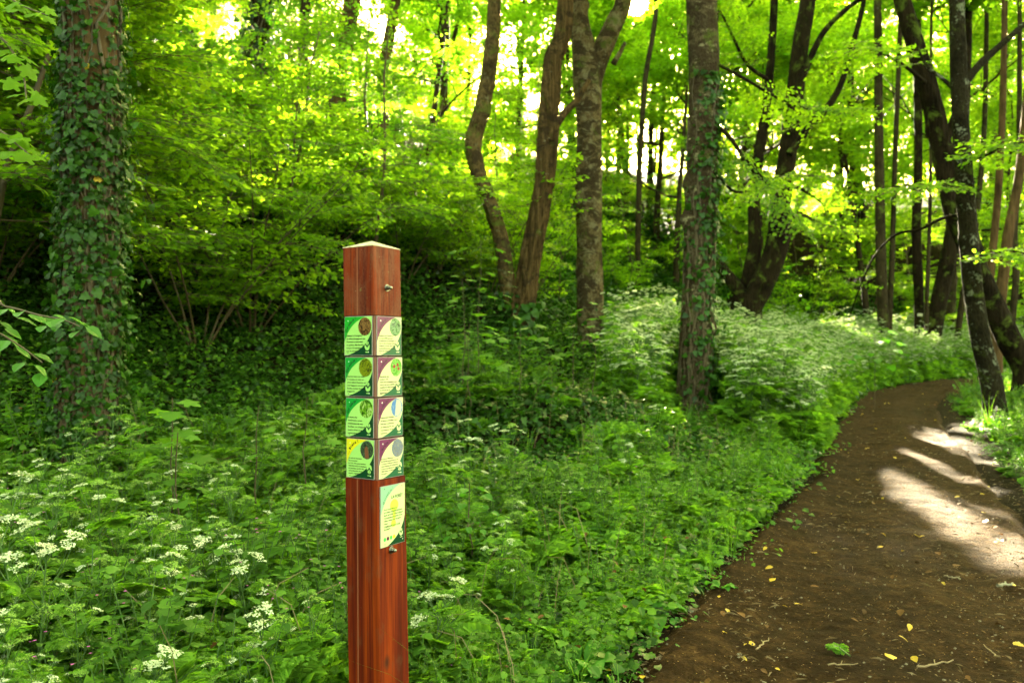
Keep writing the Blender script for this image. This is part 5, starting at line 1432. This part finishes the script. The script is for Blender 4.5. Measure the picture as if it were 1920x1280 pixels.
def prism(mb, z0, z1, w, mat=0, cham=.003, taper=1.0, segs=1):
    """square section with chamfered edges, following the post's lean"""
    h = w / 2; c = cham
    o = [(-h + c, -h), (h - c, -h), (h, -h + c), (h, h - c), (h - c, h), (-h + c, h), (-h, h - c), (-h, -h + c)]
    V = []
    zs = np.linspace(z0, z1, segs + 1)
    for i, z in enumerate(zs):
        ctr_ = post_xy(z) - PB; k = 1.0
        for a, b in o: V.append([*(ctr_ + e1 * a * k + e2 * b * k)[:2], z - PB[2]])
    n = len(zs); V = np.array(V); F = grid_tris(n, 8)
    cap0 = [(0, i + 1, i) for i in range(1, 7)]; cap1 = [((n - 1) * 8, (n - 1) * 8 + i, (n - 1) * 8 + i + 1) for i in range(1, 7)]
    mb.add(V, np.concatenate([F, cap0, cap1]), mat)
ZT0, ZT1 = EYE + 75 / 564, EYE + 207 / 564       # top block
mb = MB(); prism(mb, ZT0, ZT1, PW); tb = mb.obj('top_block', [W_TOP], post)
mb = MB(); h = PW / 2 + .0005; ct = post_xy(ZT1) - PB; zt = ZT1 - PB[2]
V = [[*(ct + e1 * a + e2 * b)[:2], zt] for a, b in ((-h, -h), (h, -h), (h, h), (-h, h))] + [[*(ct)[:2], zt + .026]]
V += [[v[0], v[1], zt - .0025] for v in V[:4]]
mb.add(V, [(0, 1, 4), (1, 2, 4), (2, 3, 4), (3, 0, 4), (0, 5, 6), (0, 6, 1), (1, 6, 7), (1, 7, 2), (2, 7, 8), (2, 8, 3), (3, 8, 5), (3, 5, 0), (5, 8, 7), (5, 7, 6)], 0); mb.obj('pointed_cap', [W_CAP], post)
ZB = EYE - 236 / 564
mb = MB(); prism(mb, PB[2] - .1, ZB, PW + .006, segs=6); mb.obj('lower_post', [W_LOW], post)
mb = MB(); prism(mb, ZB + .0005, ZT0 - .0005, .05); mb.obj('axle', [W_CORE], post)

# --- printed colours
def flat(name, c, rough=.32): return NT(name).surf(c, rough, .45)
C_ = {k: flat('print_' + k, v) for k, v in dict(green=(.012, .30, .02), emerald=(.008, .25, .03), yellow=(.62, .52, .01), purple=(.15, .026, .10), mint=(.26, .50, .33), lime=(.32, .56, .15), cream=(.60, .60, .34),
      pale=(.56, .66, .33), dark=(.002, .040, .014), teal=(.016, .105, .052), ink=(.012, .014, .012), grey=(.05, .02, .04), white=(.86, .88, .80), glow=(.52, .66, .08), spot_green=(.05, .42, .08), spot_plum=(.12, .01, .06), spot_yellow=(.8, .72, .0),
      cherry=(.30, .01, .03), edge=(.30, .25, .26), trunk_grey=(.45, .44, .40), trunk_red=(.16, .06, .03), sky_blue=(.08, .22, .62), straw=(.42, .34, .20)).items()}
def photo_mat(name, cols, scale, stretch=(1, 1, 1), warp=1.2):
    t = NT('photo_' + name); v = t.co(stretch)
    n = t.noise(v, scale, 6, .72, warp); k = len(cols)
    c = t.ramp(n, [(.38 + .24 * i / (k - 1), tuple(v ** 1.25 * .62 for v in q)) for i, q in enumerate(cols)]).outputs[0]
    return t.surf(c, .3, .45)
PH = dict(L0=photo_mat('rough_brown_bark', [(.02, .01, .005), (.20, .09, .03), (.50, .30, .12), (.05, .02, .01)], 70),
          L1=photo_mat('yellow_green_catkins', [(.02, .02, .01), (.15, .20, .01), (.50, .55, .02), (.10, .12, .01), (.03, .03, .03)], 75),
          L2=photo_mat('long_green_leaves', [(.02, .06, .01), (.12, .30, .02), (.35, .60, .05), (.75, .80, .5)], 60, (1, 1, .5)),
          L3=photo_mat('dark_trunk', [(.01, .03, .01), (.03, .06, .03), (.20, .28, .18), (.02, .02, .02)], 110),
          R0=photo_mat('pale_leaf_bunch', [(.03, .06, .06), (.15, .38, .10), (.45, .65, .42), (.04, .08, .07)], 65),
          R1=photo_mat('bright_leaves', [(.10, .38, .03), (.22, .62, .06), (.5, .75, .3), (.12, .35, .05)], 60),
          R2=photo_mat('blue_sky_branches', [(.10, .25, .75), (.20, .42, .85), (.5, .6, .8)], 60),
          R3=photo_mat('straw_bloom', [(.14, .28, .60), (.50, .42, .22), (.12, .26, .62), (.62, .55, .36), (.10, .22, .55)], 95))
ML = list(C_.values()) + list(PH.values()); MI = {k: i for i, k in enumerate(list(C_) + list(PH))}
FONT_CACHE = {}
def text_geo(s, bold=.0):
    """triangles of a line of text, 1 unit high letters, origin at the baseline's left"""
    key = (s, bold)
    if key in FONT_CACHE: return FONT_CACHE[key]
    c = bpy.data.curves.new('line', 'FONT'); c.body = s; c.size = 1; c.offset = bold; c.resolution_u = 2
    o = bpy.data.objects.new('line', c); COL.objects.link(o)
    dg = bpy.context.evaluated_depsgraph_get(); me = o.evaluated_get(dg).to_mesh(); me.calc_loop_triangles()
    V = np.array([v.co[:2] for v in me.vertices]).reshape(-1, 2); F = np.array([t.vertices[:] for t in me.loop_triangles]).reshape(-1, 3)
    bpy.data.objects.remove(o); bpy.data.curves.remove(c)
    FONT_CACHE[key] = (V, F); return V, F
def wood_frame(face, z0, hgt, off=0.0):
    """origin (lower left of a face as seen), right vector, outward normal"""
    w2 = (PW + off) / 2
    def o(z): return post_xy(z) - PB
    if face == 'L': return (-e1, -e2, e1 * w2 - e2 * w2)       # starts at the far left edge
    return (e2, -e1, -e1 * w2 - e2 * w2)                       # starts at the near corner
def panel(parent, face, z0, size_w, size_h, inset, print_fn, name='sign_panel', thick=.003, base=0.0):
    u, nrm_, org = wood_frame(face, z0, size_h, base)
    c0 = post_xy(z0 + size_h / 2) - PB
    O = c0 + org + u * inset; O[2] = z0 - PB[2]
    up = np.array([0, 0, 1.0])
    mb = MB()
    def put(pts, F, lay, mat):
        pts = np.asarray(pts, float)
        V = O + u * pts[:, 0:1] * size_w + up * pts[:, 1:2] * size_h + nrm_ * (thick + lay * .00022)
        mb.add(V, F, MI[mat])
    # the plate itself
    P8 = np.array([(a, b, c) for c in (0, 1) for a, b in ((0, 0), (1, 0), (1, 1), (0, 1))], float)
    V = O + u * P8[:, 0:1] * size_w + up * P8[:, 1:2] * size_h + nrm_ * P8[:, 2:3] * thick
    mb.add(V, [(0, 1, 5), (0, 5, 4), (1, 2, 6), (1, 6, 5), (2, 3, 7), (2, 7, 6), (3, 0, 4), (3, 4, 7), (4, 5, 6), (4, 6, 7), (0, 2, 1), (0, 3, 2)], MI['edge'])
    print_fn(put)
    return mb.obj(name, ML, parent)
def fanp(pts): return [(0, i, i + 1) for i in range(1, len(pts) - 1)]
def arc(p, q, c, n=14):
    t = np.linspace(0, 1, n)[:, None]; p, q, c = map(np.array, (p, q, c)); return ((1 - t) ** 2 * p + 2 * t * (1 - t) * c + t * t * q).tolist()
def disc(cx_, cy__, rx, ry, n=28, scal=0.0):
    a = np.linspace(0, 2 * math.pi, n, endpoint=False); k = 1 + scal * (np.arange(n) % 2)
    return [[cx_ + rx * q * math.cos(b), cy__ + ry * q * math.sin(b)] for b, q in zip(a, k)]
def logo(put, x, y, s, col, ar=1.0, flip=False):
    f = -1 if flip else 1
    for sg in (1, -1):
        put([[x + sg * s * .04, y - f * s * .02 * ar], [x + sg * s * .30, y + f * s * .34 * ar], [x + sg * s * .16, y + f * s * .52 * ar], [x + sg * s * .04, y + f * s * .56 * ar]], fanp([0] * 4), 3, col)
        o = arc([x, y - f * s * .30 * ar], [x + sg * s * .46, y + f * s * .14 * ar], [x + sg * s * .16, y - f * s * .02 * ar], 8)
        i_ = arc([x + sg * s * .44, y + f * s * .08 * ar], [x, y - f * s * .62 * ar], [x + sg * s * .50, y - f * s * .56 * ar], 8)
        put(o + i_, fanp(o + i_), 3, col)
    put([[x - .3 * s, y - s * (.78 if not flip else .74) * ar], [x + .3 * s, y - s * (.78 if not flip else .74) * ar], [x + .3 * s, y - s * (.88 if not flip else .84) * ar], [x - .3 * s, y - s * (.88 if not flip else .84) * ar]], fanp([0] * 4), 3, col)
def line(put, s, x, y, h, col, bold=.012, ar=1.0, rot=0.0, fit=None, sx=1.0, lay=4):
    V, F = text_geo(s, bold); k = h * sx
    if fit: k = fit / max(V[:, 0].max(), 1e-3)
    P = np.stack([V[:, 0] * k, V[:, 1] * h], -1)
    if rot: c, s_ = math.cos(rot), math.sin(rot); P = P @ np.array([[c, s_], [-s_, c]])
    P[:, 1] *= ar
    put(P + [x, y], F, lay, col)
def arched(put, s, pts, h, col, bold=.02, ar=1.0):
    """text following a curve"""
    C = np.array(pts); dseg = np.linalg.norm(np.diff(C, axis=0), axis=1); cum = np.concatenate([[0], np.cumsum(dseg)]); tot = cum[-1]
    wd = [text_geo(ch, bold)[0][:, 0].max() + .12 if ch != ' ' else .32 for ch in s]; k = tot / sum(wd); p = 0
    for ch, w in zip(s, wd):
        if ch != ' ':
            q = (p + w / 2) * k; x = np.interp(q, cum, C[:, 0]); y = np.interp(q, cum, C[:, 1]); x2 = np.interp(q + .02, cum, C[:, 0]); y2 = np.interp(q + .02, cum, C[:, 1]); x1 = np.interp(q - .02, cum, C[:, 0]); y1 = np.interp(q - .02, cum, C[:, 1])
            a = math.atan2(y2 - y1, x2 - x1); V, F = text_geo(ch, bold); P = (V - [w / 2, .3]) * [min(k, h * 1.05), h]; P = P @ np.array([[math.cos(a), math.sin(a)], [-math.sin(a), math.cos(a)]])
            put(P + [x, y], F, 4, col)
        p += w
def cube_print(corner_col, mid, low, title, tcol, photo, lines, size, y0, flip=False, extra=None):
    def f(put):
        put([[.012, .012], [.988, .012], [.988, .988], [.012, .988]], [(0, 1, 2), (0, 2, 3)], 1, mid)
        a = [[.012, .988]] + arc([.76, .988], [.012, .34], [.16, .82]); put(a, [(0, i + 1, i) for i in range(1, len(a) - 1)], 2, corner_col)
        b = [[.988, .012]] + arc([.14, .012], [.988, .66], [.86, .18]); put(b, fanp(b), 2, low)
        arched(put, title, arc([.06, .60], [.43, .955], [.155, .865], 10), .10, tcol, .035)
        d = disc(.74, .735, .225, .225, 44, .06); put(d, fanp(d), 3, photo)
        if extra: extra(put)
        for i, s in enumerate(lines): line(put, s, .085, min(y0, .50) - i * size * (1.08 if len(lines) > 6 else 1.16) - .012, size * .80, 'ink', .025, fit=min(.68, .0285 * len(s) * (size / .066)))
        logo(put, .83, .25, .20, mid, flip=flip)
        for q in ((.14, .885), (.88, .085), (.14, .055)): put(disc(q[0], q[1], .014, .014, 8), fanp([0] * 8), 5, 'white' if q[0] > .5 or q[1] > .5 else 'ink')
        if corner_col == 'purple': put(disc(.14, .885, .020, .020, 8), fanp([0] * 8), 6, 'white')
    return f
def cherries(put):
    for x, y in ((.66, .76), (.80, .80), (.84, .70)): d = disc(x, y, .045, .045, 12); put(d, fanp(d), 4, 'cherry')
def birch(put): put([[.66, .53], [.80, .515], [.90, .60], [.93, .72], [.92, .82], [.86, .92], [.72, .95], [.68, .7]], fanp([0] * 8), 4, 'trunk_grey')
def redtrunk(put): put([[.68, .515], [.82, .53], [.78, .78], [.72, .84], [.66, .76]], fanp([0] * 5), 4, 'trunk_red')
TL = [('green', 'lime', 'dark', 'Qui suis-je ?', 'ink', 'L0', ["J'étais à l'origine", 'un arbre montagnard que', "l'homme a naturalisé", 'en plaine. Ma famille', 'compte 150 membres', 'sur la planète.'], .068, .50, False, None),
      ('emerald', 'lime', 'dark', 'Qui suis-je ?', 'ink', 'L1', ['Souvent dans vos haies', 'à l\'ouest, je suis un', "arbre utile à l'homme, qui", "s'est longtemps servi de mes", 'feuilles comme fourrage', "d'appoint."], .066, .50, False, None),
      ('emerald', 'lime', 'dark', 'Qui suis-je ?', 'ink', 'L2', ['A cause des', 'nombreuses vertus', 'médicinales de mes', "feuilles, on m'appelle", 'aussi « Arbre aux', 'centenaires ».'], .070, .50, False, None),
      ('yellow', 'lime', 'dark', '... Bravo !', 'ink', 'L3', ['Je suis le Robinier', 'faux acacia !', 'Je suis rare aux racines', 'latérales et je contribue', 'au passage parfait de', "naturalisation d'une", 'espèce végétale.'], .060, .50, True, redtrunk)]
TR = [('purple', 'cream', 'teal', 'Qui suis-je ?', 'grey', 'R0', ['Indigène en France, je', 'pousse indifféremment', 'en plaine et en montagne. Je', 'suis un des premiers arbres', 'à fleurir, ce qui me rend', 'particulièrement visible', 'dans les paysages.'], .060, .52, False, None),
      ('purple', 'cream', 'teal', 'Qui suis-je ?', 'grey', 'R1', ['Appréciés des', 'oiseaux, mes', 'fruits sont comestibles mais', 'amers et sont utilisés en', 'distillerie (fabrication', 'du kirsch et du', 'guignolet).'], .064, .56, False, cherries),
      ('purple', 'cream', 'teal', 'Qui suis-je ?', 'grey', 'R2', ["Supportant l'ombre", 'et facile à travailler, mon', 'bois est recherché', 'en ébénisterie, en', 'marqueterie et en', 'lutherie.'], .068, .50, False, birch),
      ('purple', 'cream', 'teal', '... Bravo !', 'grey', 'R3', ['Je suis le Merisier !', 'Du Merisier sauvage dérivent les', "Cerisiers cultivés. L'homme", 'utilise également le Merisier', 'en porte-greffe pour les', 'différentes variétés de', 'cerisiers.'], .058, .50, True, None)]
CH = (ZT0 - ZB) / 4
CW = PW - .006
for i in range(4):
    z1 = ZT0 - i * CH - .0018; z0 = z1 - CH + .0036
    mb = MB(); prism(mb, z0, z1, CW, cham=.002); c = mb.obj('turning_cube', [W_CORE], post)
    c['label'] = ['topmost turning cube, brown bark picture on a green-cornered face', 'second turning cube, yellow-green catkins beside red cherries', 'third turning cube, long green leaves beside a grey trunk', 'lowest turning cube with a yellow-cornered face'][i]
    pw_ = CW - .008
    for face, T in (('L', TL[i]), ('R', TR[i])):
        o = panel(c, face, z0 + .001, pw_, z1 - z0 - .002, 0.0 if face == 'L' else .008, cube_print(*T), base=-.006)
def main_print(put):
    ar = .125 / .2
    put([[.01, .006], [.99, .006], [.99, .994], [.01, .994]], [(0, 1, 2), (0, 2, 3)], 1, 'pale')
    a = [[.01, .994]] + arc([.80, .994], [.01, .52], [.20, .88]); put(a, [(0, i + 1, i) for i in range(1, len(a) - 1)], 2, 'mint')
    b = [[.99, .006]] + arc([.28, .006], [.99, .46], [.90, .16]); put(b, fanp(b), 2, 'dark')
    for x, y, rx, ry in ((.55, .655, .17, .10), (.55, .50, .06, .10), (.52, .36, .10, .06)): d = disc(x, y, rx, ry, 24); put(d, fanp(d), 2.4, 'glow')
    arched(put, 'Qui suis-je ?', arc([.10, .70], [.50, .955], [.19, .86], 10), .062, 'ink', .02)
    line(put, 'LA FORÊT', .42, .775, .075, 'ink', .012, fit=.48)
    T = ['Pour reconnaître les', 'principales espèces présentes', 'dans la forêt, il faut aligner', 'verticalement les faces d\'une', 'même couleur sur les quatre', 'cubes.', 'COMMENCER PAR LE CUBE', 'DU HAUT !']
    for i, s in enumerate(T): line(put, s, .13, .60 - i * .046 - (.006 if i > 5 else 0), .036, 'ink', .02, fit=(.0262 if i < 6 else .0315) * len(s))
    for i, c in enumerate(('spot_green', 'spot_plum', 'spot_green', 'spot_yellow')): d = disc(.17 + i * .125, .125 + .004 * i, .048, .033, 18); put(d, fanp(d), 3.5, c)
    logo(put, .84, .185, .17, 'pale', ar)
    for q in ((.14, .955), (.86, .955), (.17, .045), (.90, .06)): put(disc(q[0], q[1], .016, .010, 8), fanp([0] * 8), 5, 'ink' if q[0] < .88 else 'white')
zs = EYE - 362 / 564
panel(post, 'R', zs, .124, .203, .009, main_print, 'forest_sign', .004, base=.006)

def bolt(px_u, z, base=0.0):
    u, nrm_, org = wood_frame('R', z, 0, base); O = post_xy(z) - PB + org + u * px_u; O[2] = z - PB[2]
    Fm = np.stack([u, [0, 0, 1], nrm_], 1)
    def lathe(prof, n):
        a = np.linspace(0, 2 * math.pi, n, endpoint=False); V = np.array([[r_ * math.cos(b), r_ * math.sin(b), h_] for r_, h_ in prof for b in a])
        return V @ Fm.T + O, grid_tris(len(prof), n)
    mb = MB(); V, F = lathe([(0, .0005), (.0125, .0005), (.0125, .002), (.0118, .0026), (0, .0026)], 24); mb.add(V, F, 0, smooth=False); b = mb.obj('bolt', [METAL], post)
    mb = MB(); V, F = lathe([(0, .0027), (.0085, .0027), (.0085, .010), (.0078, .011), (0, .011)], 6); mb.add(V, F, 0); mb.obj('nut', [METAL], b)
    mb = MB(); V, F = lathe([(.0055, .0112), (.0058, .0165)] + [(.0062 * math.cos(q), .0165 + .0062 * math.sin(q)) for q in np.linspace(0, 1.55, 7)], 20); mb.add(V, F, 0, smooth=True); mb.obj('domed_end', [METAL], b)
bolt(.066, EYE + 128 / 564)
bolt(.064, EYE - 371 / 564, .006)


# ================================================================== telling look-alikes apart
from collections import defaultdict
_by = defaultdict(list)
for o in COL.objects:
    if o.parent is None and o.get('group') and o.get('category'): _by[o['label']].append(o)
ORD = ['leftmost', 'second from left', 'third from left', 'fourth from left', 'fifth from left', 'sixth from left', 'seventh from left', 'eighth from left', 'ninth from left', 'tenth from left', 'eleventh from left', 'twelfth from left']
for lab, L in _by.items():
    if len(L) == 1: del L[0]['group']; continue
    if len(L) > 13: continue
    L.sort(key=lambda o: o.location[0] / o.location[1])
    for i, o in enumerate(L):
        new = '%s, %s' % (lab, ORD[i] if i < len(L) - 1 else 'rightmost')
        o['label'] = new if len(new.split()) < 17 else new.replace('slender leafy', 'leafy')
